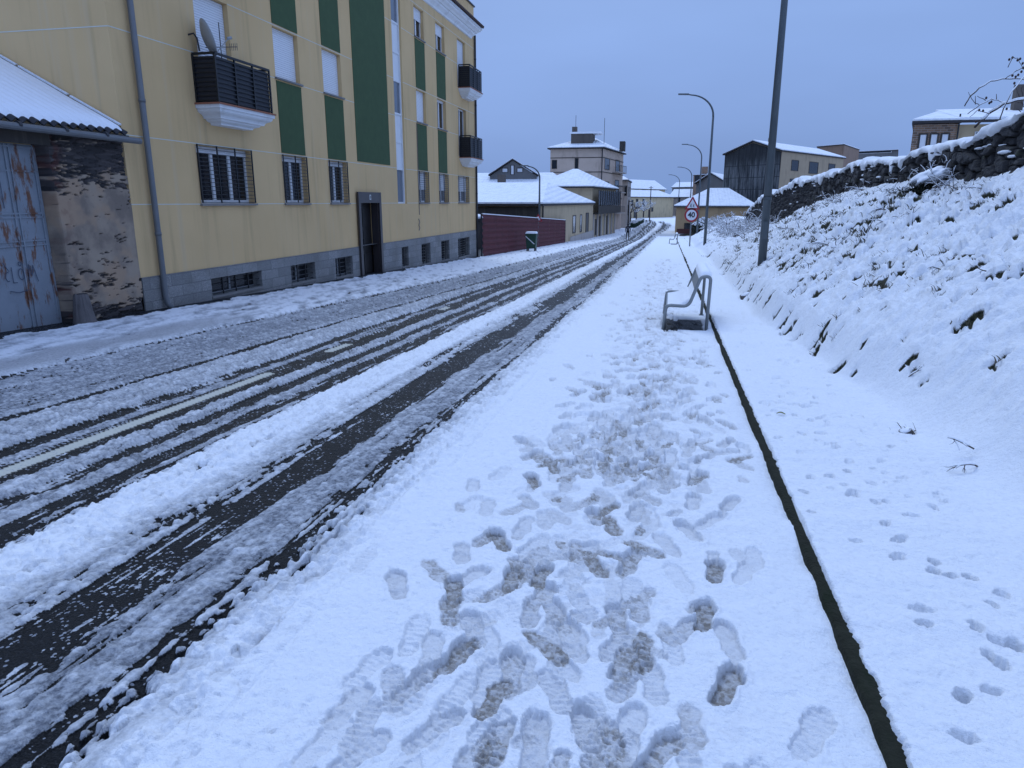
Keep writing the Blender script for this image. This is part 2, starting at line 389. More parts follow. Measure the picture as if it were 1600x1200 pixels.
def hit(px, py):
    d = ray(px, py)
    if d[0] <= 0: return None
    ys = np.linspace(1.5, 80, 6000); t = ys/d[1]; x = t*d[0]; z = EYE+t*d[2]
    g = emb_raw(x, ys); k = np.nonzero((z < g) & (x < XW))[0]
    return (x[k[0]], ys[k[0]]) if len(k) else None
for px, py, r, s in [(1441,298,.40,1),(1389,337,.22,1),(1392,357,.16,1),(1548,308,.16,1),(1535,321,.2,1),(1307,315,.25,.9),(1281,318,.25,.9),(1327,313,.2,.8),
   (1239,415,.2,1),(1247,408,.16,1),(1262,419,.2,1),(1270,414,.15,1),(1229,522,.10,1),(1236,539,.12,1),(1225,508,.09,.9),(1240,510,.07,.9),(1278,545,.08,1),(1281,530,.08,1),(1274,555,.06,1),(1308,524,.06,1),(1307,583,.085,1),
   (1334,588,.04,1),(1528,422,.12,1),(1554,438,.09,1),(1515,506,.10,1),(1564,565,.07,1),(1340,435,.08,1),(1379,419,.1,1),(1522,399,.1,1),(1158,467,.13,1),(1172,456,.12,1),(1166,461,.1,1),
   (1593,438,.07,1),(1460,347,.15,1),(1509,363,.11,1),(1517,338,.11,1),(1549,335,.12,1),(1578,318,.1,.9),(1454,832,.035,1),(1433,789,.025,.9),(1417,683,.05,1),(1305,581,.05,1),
   (1450,330,.14,.9),(1434,352,.12,.9),(1308,410,.1,.9),(1329,408,.1,.9),(1352,536,.05,.9),(1418,572,.05,.9),(1435,576,.05,.8),(1445,603,.04,.9),(1480,440,.09,.8),(1485,440,.08,.9),(1281,460,.1,.9),(1200,470,.1,.8),(1190,380,.2,.8),(1213,395,.15,.8),(1285,357,.18,.8),(1291,360,.15,.8),(1358,370,.12,.7),(1330,365,.12,.7),(1120,430,.3,.8),(1135,425,.25,.8),(1145,410,.25,.7),(1108,400,.4,.9)]:
    q = hit(px, py)
    if q is not None: HOLES.append((q[0], q[1], r*1.2, r*1.0, s))
for i in range(260):
    y = random.uniform(8.5, 30); r = random.uniform(.035, .085)*(1+.015*y)
    HOLES.append((random.uniform(1.6, 3.2), y, r*1.4, r*.8, random.uniform(.6, 1)))
for i in range(850):
    y = 7*math.exp(random.uniform(0, 2.1)**1.0*(1 if i % 2 else .65)); x = random.uniform(2.1, 4.9)
    r = random.uniform(.035, .10)*(.7 if x < 2.5 else 1)*(.4 if y < 12 else 1)*(1+y*.03)
    HOLES.append((x, y, r*1.3, r, random.uniform(.5, 1)))

def surface(x, y):
    """heights and cover attributes at plan positions"""
    n = len(x); z = base_z(x, y)
    cover = np.ones(n); white = np.ones(n); dirt = np.zeros(n); paint = np.zeros(n); veg = np.zeros(n)
    r = xR(y); l = xL(y)
    # ---- road cross-section coordinate
    wob = (fbm(y*.35, x*.4, 3)-.5)*.12 + (fbm(y*2.2, x*3.5, 8, 3)-.5)*.10
    u = x+wob*ss(0, .25, np.minimum(np.abs(x-r)+.12, np.abs(x-l)+.2))
    mid = -4.45
    fl = np.clip((-7.2-mid)/(l-mid), .2, 3)
    xs = np.where(u > mid, mid+(u-mid)*((-1.7-mid)/(r-mid)), mid+(u-mid)*fl)
    road = (x > l-.1) & (x < r+.35)
    side = (y > 92.5) & (y < 101) & (x > r-.5)
    pc = np.interp(xs, PROF[:, 0], PROF[:, 1]); pw = np.interp(xs, PROF[:, 0], PROF[:, 2]); pt = np.interp(xs, PROF[:, 0], PROF[:, 3])
    clod, c2, cid = worley(x/.055, y/.07, 21); clod2, c22, cid2 = worley(x/.024, y/.028, 22)
    streak = .6*fbm(x*24, y*.45, 31, 3)+.4*fbm(x*60, y*1.6, 37, 2); iso = fbm(x*9, y*6, 32, 4)
    big = fbm(x*3, y*.9, 33, 3)
    fin = fbm(x*38, y*26, 34, 2)
    field = pc + (streak-.5)*1.35 + (iso-.5)*.7 + (big-.5)*.6 + (fin-.5)*.3
    slushy = (pw < .3)
    field = field + np.where(slushy, (.45-clod)*.25*(cid > .5), (.5-clod)*np.where(pw < .8, .6, .3))
    field = field+np.where(xs > -1.62, .5, 0)
    cov = ss(.36, .62, field)
    fadefar = ss(14, 60, y)
    cov = cov*(1-fadefar*.25)+fadefar*.25*pc
    wsp = np.clip(pw+(iso-.5)*.35+(streak-.5)*.7+(cid-.5)*.3+.18*(clod < .3)*(cid > .7), 0, 1)
    crust = pt*cov*(.45+.9*iso) + cov*(np.clip(.62-clod, 0, 1)*.030+np.clip(.6-clod2, 0, 1)*.009)*np.clip(pt/.03, .15, 1.4)*(cid > .25)
    # crumbs left on the asphalt
    crumb = (cid2 > .93+.5*(.5-fbm(x*5, y*4, 36, 3))*2) & (clod2 < .28) & (cov < .4)
    dens = (pc > .06)
    crumb = crumb & dens
    crz = np.where(crumb, (.28-clod2)*.02, 0)
    zr = crust+crz
    covr = np.maximum(cov, crumb*.85); whr = np.where(crumb & (cov < .4), .18, wsp)
    pm = np.zeros(n)
    for a, b_ in DASH: pm = np.maximum(pm, ((y > a) & (y < b_)).astype(float))
    pnt = pm*(np.abs(x+4.42) < .065)
    covr = covr*(1-pnt*.85)
    k = road
    z = np.where(k, z+zr, z); cover = np.where(k, covr, cover); white = np.where(k, whr, white); paint = np.where(k, pnt, paint)
    # ---- right pavement and verge
    rt = (x >= r+.25) & ~side
    t1 = ss(r-.02, r+.12, x)
    lum = (fbm(x*7, y*7, 51, 4)-.5); edge = np.exp(-((x-(r+.18))/.16)**2)
    sn = .062+.014*(fbm(x*1.3, y*1.3, 52, 3)-.5)+lum*.014+(fbm(x*26, y*26, 53, 3)-.5)*.007+edge*((np.clip(.7-clod, 0, 1))*.035*(cid > .3)+(iso-.5)*.03)
    sn = sn - .012*np.exp(-((x-(r+.36+.015*vn(y*.9, y*0, 5)))/.014)**2)*ss(.35, .6, fbm(y*1.1, y*0, 57, 3))
    sn = sn + ss(.60, .70, x)*(-.004+.022*ss(.40, .75, fbm(y*2.0, y*0, 54, 3))+.008*(fbm(y*22, x*22, 55, 2)-.5))
    pit, _p2, pid = worley(x/.045, y/.055, 56)
    sn = sn - .011*np.exp(-(pit/.27)**2)*(pid > .72)*ss(-.35, -.8, x)*ss(.42, .58, fbm(x*5, y*4, 58, 2))
    z = np.where(rt, base_z(x, y)+sn, z)
    # ---- trampled prints
    zz = np.zeros(n); dd = np.zeros(n)
    kk = np.nonzero((x > -1.5) & (x < .69) & (y > .8) & (y < 34))[0]
    if len(kk):
        X = x[kk]; Y = y[kk]; D = np.zeros(len(kk)); Q = np.zeros(len(kk)); RM = np.zeros(len(kk))
        nz = fbm(X*24, Y*24, 61, 4, .65)-.5; nf = fbm(X*70, Y*70, 62, 3)-.5
        order = np.argsort(Y); Ys = Y[order]
        for (cx, cy, a, ln, dp, di) in PRINTS:
            i0, i1 = np.searchsorted(Ys, (cy-.25, cy+.25)); ii = order[i0:i1]
            ii = ii[np.abs(X[ii]-cx) < .25]
            if not len(ii): continue
            ca, sa = math.cos(a), math.sin(a); dx = X[ii]-cx; dy = Y[ii]-cy
            uu = (dx*sa+dy*ca)/(ln/2); vv = dx*ca-dy*sa
            wdt = .047*(ln/.29)**.5*(1-.22*np.exp(-((uu+.12)/.28)**2)+.1*np.exp(-((uu-.45)/.35)**2))
            e = np.sqrt(np.clip(np.abs(uu), 0, 3)**3.0+(np.abs(vv)/wdt)**2.2)+nz[ii]*.6
            m = 1-ss(.84, 1.04, e)
            tread = .0025*np.sin(uu*30+vv*25)*m*(cx*77 % 1 > .4)*1.8 + (nf[ii]*.010+nz[ii]*.012)*m
            tilt = dp*(1+.3*uu*math.cos(cx*40))*(1-.4*np.exp(-((uu+.2)/.16)**2)*(cy*53 % 1))
            D[ii] = np.maximum(D[ii]*(1-m*.0), m*tilt) ; RM[ii] = np.maximum(RM[ii], np.exp(-((e-1.25)/.22)**2)*(.002+.28*dp*np.clip(nz[ii]+.35, 0, 1)))
            D[ii] += tread*.7
            Q[ii] = np.maximum(Q[ii], m*di*(.8+.2*ss(-.1, .1, nf[ii]+nz[ii]*.6)))
        D = np.clip(D, -.01, .046)
        zz[kk] = -D+RM*(D < .01); dd[kk] = Q
        # general trample roughness in the walked strip
        st = np.exp(-((X+.2)/.42)**2); tr_ = st*ss(.25, .6, fbm(X*3, Y*3, 67, 2)); rg = fbm(X*18, Y*18, 66, 4)
        zz[kk] += tr_*((rg-.5)*.04+(fbm(X*48, Y*48, 68, 2)-.5)*.010); dd[kk] = np.maximum(dd[kk], tr_*ss(.46, .34, rg)*.45)
    z = np.where(rt, z+zz, z); dirt = np.where(rt, dd, dirt)
    white = np.where(rt, np.clip(1-edge*np.clip(.5-iso, 0, 1)*.5, 0, 1), white)
    # bare paving under the benches
    for (b0, b1, c0) in ((10.8, 12.4, -.10), (60.5, 62.2, -.0)):
        q = ss(0, .12, np.minimum(np.minimum(x-c0, .66-x), np.minimum(y-b0, b1-y))+(iso-.5)*.06)
        z = z-q*.05*rt; dirt = np.where(rt, np.maximum(dirt, q*1.0), dirt); cover = np.where(rt, cover*(1-q*.7), cover)
    # ---- verge beyond the edging
    vg = (x > .745) & ~side
    hv = .054+.014*(fbm(x*4, y*4, 71, 3)-.5)*ss(.8,1,x)
    ea = .727+.042*(fbm(y*14, y*0, 72, 3)-.5)+.016*(fbm(x*60, y*60, 73, 2)-.5)+.012*(vn(y*1.3, y*0, 74)-.5)
    hv = hv-.06*(1-ss(ea, ea+.03, x))
    z = np.where(vg, z+hv, z)
    for q in range(1):
        kk = np.nonzero((x > .72) & (x < 2.3) & (y > .9) & (y < 36))[0]
        X = x[kk]; Y = y[kk]; o = np.argsort(Y); Ys = Y[o]; D = np.zeros(len(kk)); G = np.zeros(len(kk))
        for (cx, cy, rr, dp) in PAWS:
            i0, i1 = np.searchsorted(Ys, (cy-.12, cy+.12)); ii = o[i0:i1]
            if not len(ii): continue
            ca_ = cx*613 % 3.1; ux = (X[ii]-cx)*math.cos(ca_)+(Y[ii]-cy)*math.sin(ca_); uy = -(X[ii]-cx)*math.sin(ca_)+(Y[ii]-cy)*math.cos(ca_)
            e = np.hypot(ux/1.25, uy/.85)/rr+(fbm(X[ii]*55, Y[ii]*55, 75, 2)-.5)*.9
            m = 1-ss(.55, 1.15, e); D[ii] = np.maximum(D[ii], m*dp)-np.exp(-((e-1.5)/.3)**2)*.003
            if dp > .046: G[ii] = np.maximum(G[ii], (1-ss(.25, .6, e+(cx*91%1-.5)*.5+6*(Y[ii]-cy)))*.9)
        z[kk] -= D; veg[kk] = np.maximum(veg[kk], (G > 0)*1.0); cover[kk] = cover[kk]*(1-G)
    # ---- bank
    er = emb_rise(x, y)
    bank = (x > 1.35)
    if bank.any():
        kk = np.nonzero(bank)[0]; X = x[kk]; Y = y[kk]; E_ = er[kk]
        am = ss(.03, .5, E_)*(1-.65*ss(XW-1, XW-.1, X))*(1-ss(XW+.3, XW+.6, X))
        w1, w2, wi = worley(X/.34+fbm(X*2,Y*2,80,2)*.8, Y/.20+fbm(X*2,Y*2,82,2)*.8, 81); l1 = fbm(X*2.2, Y*3.4, 83, 4)-.5; l2 = fbm(X*8, Y*13, 84, 4)-.5
        v1, v2, vi = worley(X/.13+1.2*l2, Y/.075+1.2*l2, 86)
        up = .6+.75*ss(.4, 1.8, E_)*ss(5, 13, Y)
        dz = am*up*(np.clip(.75-w1, 0, 1)*.11+l1*.12+l2*.19+np.clip(.7-v1, 0, 1)*.08+(fbm(X*24, Y*34, 85, 3)-.5)*.07)
        z[kk] += dz + E_ - am*up*.05
        # grassy hollows
        hole = np.zeros(len(kk)); o = np.argsort(Y); Ys = Y[o]
        nn = .6*fbm(X*16, Y*20, 87, 3)+.4*fbm(X*45, Y*50, 89, 2)-.5
        for (cx, cy, rx, ry, st_) in HOLES:
            i0, i1 = np.searchsorted(Ys, (cy-ry*1.8, cy+ry*1.8)); ii = o[i0:i1]
            if not len(ii): continue
            e = np.hypot((X[ii]-cx)/rx, (Y[ii]-cy)/ry)+nn[ii]*2.6
            hole[ii] = np.maximum(hole[ii], st_*(1-ss(.55, 1.05, e)))
        # small bare gaps of dark grass between the snow-laden tufts
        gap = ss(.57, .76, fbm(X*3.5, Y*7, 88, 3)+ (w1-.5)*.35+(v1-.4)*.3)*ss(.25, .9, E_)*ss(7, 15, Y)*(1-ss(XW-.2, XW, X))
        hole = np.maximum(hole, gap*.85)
        hole *= (E_ > .0)
        z[kk] -= hole*.085
        cover[kk] = cover[kk]*(1-hole); veg[kk] = np.where(E_ > .001, 1.0, veg[kk])
    # ---- left pavement
    lf = (x <= l-.02) & (y < 175)
    st2 = fbm(x*4+y*1.5, y*1.6, 91, 4); st3 = fbm(x*10+y*3, y*3, 92, 3)
    f = 1.0 - 1.25*ss(.1, 0.0, x+9.68+0*x)*0
    near = x+9.7
    wallgap = ss(.12, .5, near+(st2-.5)*.5)
    drive = ss(0, .5, np.minimum(x+8.15+.12*(y-7)*0, -7.0-x)+(st2-.5)*.5)*(1-ss(9.5, 12.5, y))*ss(4.5, 6, y)
    st2 = .5*st2+.5*fbm(x*9, y*2.2, 94, 4)
    cf = np.where(y < 60, wallgap, 1)*(.66+1.8*(st2-.44)) + .06
    cf = np.clip(cf+.25*ss(20, 36, y), 0, 1.2)
    wl = np.clip(.62+1.2*(st3-.45)+2.4*(st2-.46)+.35*ss(16, 30, y), .1, 1)
    wl = wl*(1-drive*.8)
    z = np.where(lf, base_z(x, y)+.03*ss(0, .12, l-x)+.016*np.clip(cf, 0, 1)*(.5+st3), z)
    cover = np.where(lf, ss(.3, .55, cf), cover); white = np.where(lf, wl, white); dirt = np.where(lf, drive*.5, dirt)
    # side street
    if side.any():
        s2 = fbm(x*.6, y*3, 95, 3); cover = np.where(side, ss(.3, .6, .4+(s2-.5)*2), cover); white = np.where(side, .35, white)
    return z, cover, white, dirt, paint, veg

def make_ground():
    th = np.concatenate([np.linspace(-180, -60, 30)[:-1], np.linspace(-60, -43.5, 40)[:-1], np.arange(-43.5, 43.5, .072), np.linspace(43.5, 180, 50)])
    th = np.radians(th)-YAW*0
    sy = np.concatenate([np.arange(1240, 345, -1.35), np.arange(345, 318.5, -.9)])
    phi = PITCH+np.arctan((sy-600)/F)
    r = 1.62/np.tan(phi); r = r[(r > 0) & (r < 400)]
    r = np.concatenate([[.02, .4, .8, 1.1, 1.3], r[r > 1.4], [450, 600, 900, 1600]])
    A, Rr = np.meshgrid(th, r); A = YAW - A   # angle measured from the view axis, to the right
    x = (-np.sin(A)*Rr).ravel(); y = (np.cos(A)*Rr).ravel()
    z, cover, white, dirt, paint, veg = surface(x, y)
    V = np.stack([x, y, z], 1); Fq = gridfaces(len(r), len(th))[:, ::-1]
    cx = x[Fq].mean(1); cy = y[Fq].mean(1)
    attrs = dict(cover=cover, white=white, dirt=dirt, paint=paint, veg=veg)
    rr = xR(cy); ll = xL(cy)
    inb = (cx > 1.6) & (cy > -4) & (cy < 87)
    # kerb edging gap is covered by the edging stone
    side = (cy > 92.5) & (cy < 101) & (cx > rr) & (cx < 60)
    road = (cx > ll) & (cx < rr) & (cy < 182)
    sw = (cx >= rr) & (cx < .72) & (cy < 92.5) & (cy > -20)
    vg = (cx >= .72) & (cx <= 1.6) & (cy < 92.5) & (cy > -20)
    lp = (cx <= ll) & (cx > -10.6) & (cy < 160) & (cy > -20)
    rest = ~(inb | side | road | sw | vg | lp)
    for nme, s in (('road', road | side), ('right_pavement', sw & ~inb), ('grass_verge', vg & ~inb), ('left_pavement', lp), ('ground', rest)):
        o = submesh(nme, V, Fq, attrs, s & (~inb | road)); o['kind'] = 'structure'
make_ground()

def make_bank():
    ys = [-4, -2, 0, 1, 1.6]
    y = 2.0
    while y < 87.2:
        ys.append(y); y += max(.014, .0058*y)
    ys.append(87.2)
    xs = np.concatenate([np.arange(1.59, 5.3, .0115), np.linspace(5.32, 8, 20), np.linspace(9, 70, 30)])
    Xg, Yg = np.meshgrid(xs, np.array(ys)); x = Xg.ravel(); y = Yg.ravel()
    z, cover, white, dirt, paint, veg = surface(x, y)
    V = np.stack([x, y, z], 1)
    o = npmesh('embankment', V, gridfaces(len(ys), len(xs)), GROUND, dict(cover=cover, white=white, dirt=dirt, paint=paint, veg=veg))
    o['kind'] = 'structure'
make_bank()
_cache = {}
def gz(x, y):
    return float(surface(np.array([x], float), np.array([y], float))[0][0])
def gzs(x, y): return surface(np.asarray(x, float), np.asarray(y, float))[0]

# ------------------------------------------------------------------ edging stone
def edging():
    m = M('mossy concrete edging', (.024, .025, .017), .9, .5, 14, stain=(.012, .018, .008), stain_amt=.8, stain_scale=(6, 2, 6), bmp=.9, bscale=45, bdist=.012, spec=.1)
    ys = []; y = -1.0
    while y < 92: ys.append(y); y += max(.02, .01*abs(y))
    ys = np.array(ys); n = len(ys); w = .006*(fbm(ys*6, ys*0, 201, 3)-.5)*2
    bz = slope_z(ys)
    prof = [(.70, -.04), (.699, .05), (.702, .085), (.71, .094), (.755, .094), (.775, .09), (.78, -.04)]
    V = []
    for px_, pz in prof: V.append(np.stack([px_+w+.004*(vn(ys*17, ys*0+pz*90, 203)-.5), ys, bz+pz+.005*(vn(ys*11, ys*0, 205+int(px_*100))-.5)], 1))
    V = np.stack(V, 1).reshape(-1, 3)
    o = npmesh('kerb_edging', V, gridfaces(n, len(prof)), m, smooth=False); o['kind'] = 'structure'
edging()

# ------------------------------------------------------------------ apartment building
FX = -9.7
def apartment():
    t = thing('apartment_building', 'ochre apartment block with green panels, white shutters and black balconies along the street', 'building', (FX, 12, -.5))
    y0, y1, zt = 11.65, 35.9, 9.55
    gl = lambda y: -.1-.03*y
    wins = []   # y0,y1,z0,z1,kind
    G = 'g'
    for a, b in ((13.72, 15.72),): wins.append((a, b, 1.56, 2.74, 'grille3'))
    for a, b in ((17.15, 18.38), (19.72, 20.9)):
        wins += [(a, b, 1.56, 2.74, 'grille2'), (a, b, 4.58, 5.74, 'shut'), (a, b, 7.58, 8.74, 'shut')]
    wins += [(14.12, 15.32, 3.62, 5.76, 'bdoor'), (14.12, 15.32, 6.62, 8.76, 'bdoor')]
    wins += [(27.4, 28.5, 1.56, 2.74, 'grilles'), (27.4, 28.5, 4.58, 5.74, 'shut'), (27.4, 28.5, 7.6, 8.66, 'half')]
    wins += [(29.95, 31.15, 1.56, 2.74, 'grilles'), (29.95, 31.15, 4.58, 5.74, 'open'), (29.95, 31.15, 7.6, 8.66, 'half')]
    wins += [(32.8, 34.5, 1.56, 2.74, 'grilles'), (33.0, 34.3, 3.62, 5.74, 'bopen'), (33.0, 34.3, 6.62, 8.66, 'bdoor')]
    base = [(13.72, 15.72, -.40, -.02), (17.12, 18.45, -.50, -.03), (19.72, 20.92, -.60, -.04), (25.2, 25.9, -.76, -.04), (27.4, 28.5, -.85, -.05), (29.95, 31.15, -.9, -.06), (32.5, 34.5, -.94, -.08)]
    strip = (25.1, 26.0, 1.53, 9.0)
    door = (21.62, 23.12, -1.0, 1.56)
    holes = [w[:4] for w in wins]+[strip, door]+base
    def sheet(x, za, zb, hs, mat, name, dep, ya=y0, yb=y1):
        Y = sorted(set([ya, yb]+[q for h in hs for q in h[:2]])); Z = sorted(set([za, zb]+[min(max(q, za), zb) for h in hs for q in h[2:]]))
        b = B()
        for i in range(len(Y)-1):
            for j in range(len(Z)-1):
                cy, cz = (Y[i]+Y[i+1])/2, (Z[j]+Z[j+1])/2
                if any(h[0] < cy < h[1] and h[2] < cz < h[3] for h in hs): continue
                b.add([(x, Y[i], Z[j]), (x, Y[i+1], Z[j]), (x, Y[i+1], Z[j+1]), (x, Y[i], Z[j+1])], [(0, 1, 2, 3)])
        for h in hs:
            a, c, d, e = h[0], h[1], max(h[2], za), min(h[3], zb)
            if e <= d: continue
            for q in (((a, d), (c, d)), ((c, d), (c, e)), ((c, e), (a, e)), ((a, e), (a, d))):
                (p, r_), (s_, u_) = q
                if (r_ == u_ == za and h[2] < za) or (r_ == u_ == zb and h[3] > zb): continue
                b.add([(x, p, r_), (x, s_, u_), (x-dep, s_, u_), (x-dep, p, r_)], [(0, 1, 2, 3)])
        return b
    b = sheet(FX, .21, zt, [h for h in holes if h[3] > .3], YELLOW, 'wall', .24)
    # side and rear walls
    b.add([(FX, y0, -1.5), (-22, y0, -1.5), (-22, y0, zt+1), (FX, y0, zt+1), (-22, y1, -2), (FX, y1, -2), (FX, y1, zt+.95), (-22, y1, zt+.95)], [(0, 1, 2, 3), (4, 5, 6, 7), (1, 4, 7, 2), (3, 2, 7, 6)])
    b.add([(FX, y0, zt), (FX, y1, zt), (FX, y1, zt+1), (FX, y0, zt+1)], [(0, 1, 2, 3)])
    w = b.build('wall', YELLOW, t)
    pl = sheet(FX+.03, -2.2, .21, base+[(door[0]-.17, door[1]+.17, -2.2, .21)], GRANITE, 'plinth', .3)
    pl.add([(FX+.03, y0, .21), (FX+.03, y1, .21), (FX-.02, y1, .21), (FX-.02, y0, .21)], [(0, 1, 2, 3)])
    pl.add([(FX+.03, y0-.0, -2.2), (FX-.3, y0-.0, -2.2), (FX-.3, y0-.0, .21), (FX+.03, y0-.0, .21)], [(0, 1, 2, 3)])
    pl.build('plinth', GRANITE, t)
    # interior dark backing so openings are closed
    # green panels (raised render)
    for a, c in ((17.15, 18.38), (19.72, 20.9), (27.4, 28.5), (29.95, 31.15)):
        for za, zb in ((2.80, 4.50), (5.80, 7.52)):
            B().box(FX+.002, FX+.014, a, c, za, zb).build('green_panel', GREEN, t)
    B().box(FX+.002, FX+.014, 21.72, 24.45, 2.83, 9.0).build('green_panel', GREEN, t)
    # fine white scored lines
    ln = B()
    for z in (1.55, 2.77, 4.55, 5.77, 7.57, 8.72):
        segs = [(y0, y1)]
        cuts = [h for h in holes if h[2]-.02 < z < h[3]+.02]+([(21.72, 24.45, 0, 0)] if z > 2.83 else [])
        cuts = sorted(cuts); p = y0
        for h in cuts:
            if h[0] > p: ln.box(FX+.001, FX+.0045, p, h[0]-.01, z-.009, z+.009)
            p = max(p, h[1]+.01)
        if p < y1: ln.box(FX+.001, FX+.0045, p, y1, z-.009, z+.009)
        ln.box(-22, FX, y0-.0045, y0-.001, z-.009, z+.009) if z > 4 else None
    ln.build('score_line', M('white joint', (.62, .6, .5), .8), t)
    # windows
    def window(a, c, za, zb, kind):
        xf = FX-.14; fw = .055
        fr = B(); n = {'grille3': 3, 'bdoor': 1, 'bopen': 2}.get(kind, 2)
        fr.box(xf-.05, xf, a, c, za, za+fw+.02).box(xf-.05, xf, a, c, zb-fw, zb)
        for i in range(n+1):
            yy = a+(c-a-fw)*i/n; ww = fw if i in (0, n) else fw*1.5
            fr.box(xf-.05, xf+.004, yy-(0 if i in (0, n) else fw*.25), yy+ww, za+fw+.02, zb-fw)
        f = fr.build('window', WHITE, t)
        B().box(xf-.04, xf-.028, a+.01, c-.01, za+.02, zb-.02).build('pane', PALEGLASS if kind == 'grilles' else GLASS, f)
        if kind in ('shut', 'bdoor', 'half', 'grille3', 'grille2', 'open'):
            zs = {'shut': za+.03, 'bdoor': za+.1, 'half': zb-.42, 'grille3': zb-.14, 'grille2': zb-.14, 'open': zb-.1}[kind]
            B().box(xf+.008, xf+.028, a+.012, c-.012, zs, zb-.006).build('shutter', SHUT, f)
        if kind == 'grilles':
            B().box(xf+.008, xf+.028, a+.012, c-.012, za+.5, zb-.006).build('shutter', SHUT, f)
        if kind[:1] != 'b':
            s_ = B().box(FX-.13, FX+.06, a-.05, c+.06, za-.045, za-.003); s_.build('sill', SILL, f)
        if kind.startswith('grille'):
            g = B(); xg = FX+.035
            m_ = 3 if kind == 'grille3' else 2
            for i in range(m_+1):
                yy = a-.0+(c-a)*i/m_; g.box(xg-.012, xg+.012, yy-.014, yy+.014, za+.01, zb+.02)
            nr = 14
            for i in range(nr+1):
                zz_ = za+.02+(zb-za-.01)*i/nr; g.box(xg-.006, xg+.006, a-.01, c+.01, zz_-.006, zz_+.006)
                g.box(FX-.1, xg, c-.006, c+.006, zz_-.005, zz_+.005) if i % 7 == 0 else None
            g.build('grille', IRON, f)
    for w_ in wins: window(*w_)
    for a, c, za, zb in base:
        xf = FX-.2; fr = B().box(xf-.04, xf, a, c, za, za+.04).box(xf-.04, xf, a, c, zb-.04, zb).box(xf-.04, xf, (a+c)/2-.03, (a+c)/2+.03, za+.04, zb-.04)
        f = fr.build('basement_window', M('dull frame', (.25, .26, .27), .5) if not bpy.data.materials.get('dull frame') else bpy.data.materials['dull frame'], t)
        B().box(xf-.03, xf-.02, a, c, za, zb).build('pane', GLASS, f)
        g = B(); nr = max(3, int((zb-za)/.1))
        for i in range(nr): g.box(FX-.06, FX-.045, a, c, za+.04+(zb-za-.08)*i/(nr-1)-.009, za+.04+(zb-za-.08)*i/(nr-1)+.009)
        m_ = 3 if c-a > 1.5 else (2 if c-a > .9 else 1)
        for i in range(1, m_+1): g.box(FX-.045, FX-.025, a+(c-a)*i/(m_+1)-.012, a+(c-a)*i/(m_+1)+.012, za, zb)
        g.build('grille', IRON, f)
        B().box(FX-.1, FX+.055, a-.02, c+.02, za-.05, za-.004).build('sill', SILL, f)
    # glazed stair strip
    sb = B(); xf = FX-.1; a, c = strip[:2]
    sb.box(xf-.05, xf+.03, a, a+.09, 1.53, 9.0).box(xf-.05, xf+.03, c-.09, c, 1.53, 9.0)
    for z in (1.53, 2.72, 3.66, 4.62, 5.72, 6.66, 7.62, 8.72): sb.box(xf-.05, xf+.026, a+.09, c-.09, z, z+.06)
    st = sb.build('stair_window', WHITE, t)
    for z in (2.78, 3.72, 5.78, 6.72): B().box(xf-.03, xf-.005, a+.09, c-.09, z, z+.88 if z in (2.78, 5.78) else z+.9).build('panel', WHITE, st)
    for z, h_ in ((1.59, 1.13), (4.68, 1.04), (7.68, 1.04)): B().box(xf-.03, xf-.015, a+.09, c-.09, z, z+h_).build('pane', PALEGLASS, st)
    # door
    a, c, za, zb = door
    fr = B().box(FX+.035, FX+.1, a-.17, a+.0, -1.2, 1.9).box(FX+.035, FX+.1, c, c+.17, -1.2, 1.9).box(FX-.2, FX+.097, a, c, 1.56, 1.897)
    fr.box(FX-.2, FX+.03, a-.001, a+.03, -1.2, 1.56).box(FX-.2, FX+.03, c-.03, c+.001, -1.2, 1.56)
    f = fr.build('door', DOORF, t)
    B().box(FX-.3, FX-.24, a, c, -1.2, 1.56).build('door_leaf', DOORD, f)
    pn = B()
    for i in range(2):
        for j in range(3): pn.box(FX-.24, FX-.225, a+.12+i*.68, a+.7+i*.68, -.72+j*.75, -.1+j*.75)
    pn.build('door_panel', DOORD, f)
    B().box(FX-.24, FX-.19, a+.74, a+.77, .1, .4).build('handle', IRON, f)
    B().box(FX+.097, FX+.106, (a+c)/2-.06, (a+c)/2+.06, 1.66, 1.82).build('number_plate', M('enamel', (.55, .56, .55), .4), f)
    nb = B()
    for p, q in (((-.02, 1.7), (-.02, 1.78)), ((-.02, 1.78), (.02, 1.78)), ((.02, 1.78), (.02, 1.7)), ((.02, 1.7), (-.02, 1.7)), ((-.02, 1.74), (.02, 1.74))):
        nb.bar((FX+.108, (a+c)/2+p[0], p[1]), (FX+.108, (a+c)/2+q[0], q[1]), .009, .009)
    nb.build('house_number', IRON, f)
    # balconies
    def balcony(ya, yb, z, full=True):
        xo = FX+.56
        s = B(); pr_ = [(0, z-.02), (0, z-.09), (-.03, z-.10), (-.035, z-.14), (-.06, z-.17), (-.12, z-.205), (-.145, z-.24), (-.15, z-.27), (-.20, z-.28), (-.22, z-.31), (-.30, z-.345), (-.31, z-.38)]
        vs = []; fs = []
        for o, zq in pr_: vs += [(FX+.003, ya-o*1.5, zq), (xo+o, ya-o*1.5, zq), (xo+o, yb+o*1.5, zq), (FX+.003, yb+o*1.5, zq)]
        for k in range(len(pr_)-1):
            for e_ in range(3): fs.append((4*k+e_, 4*k+e_+1, 4*k+e_+5, 4*k+e_+4))
        q_ = 4*(len(pr_)-1); fs += [(0, 1, 2, 3), (q_, q_+1, q_+2, q_+3)]
        sl = s.add(vs, fs).build('balcony', WHITE, t)
        B().box(FX+.003, xo+.03, ya-.03, yb+.03, z-.02, z+.012).build('tile_edge', TERRA, sl)
        r_ = B(); xr = xo-.04; h = .95
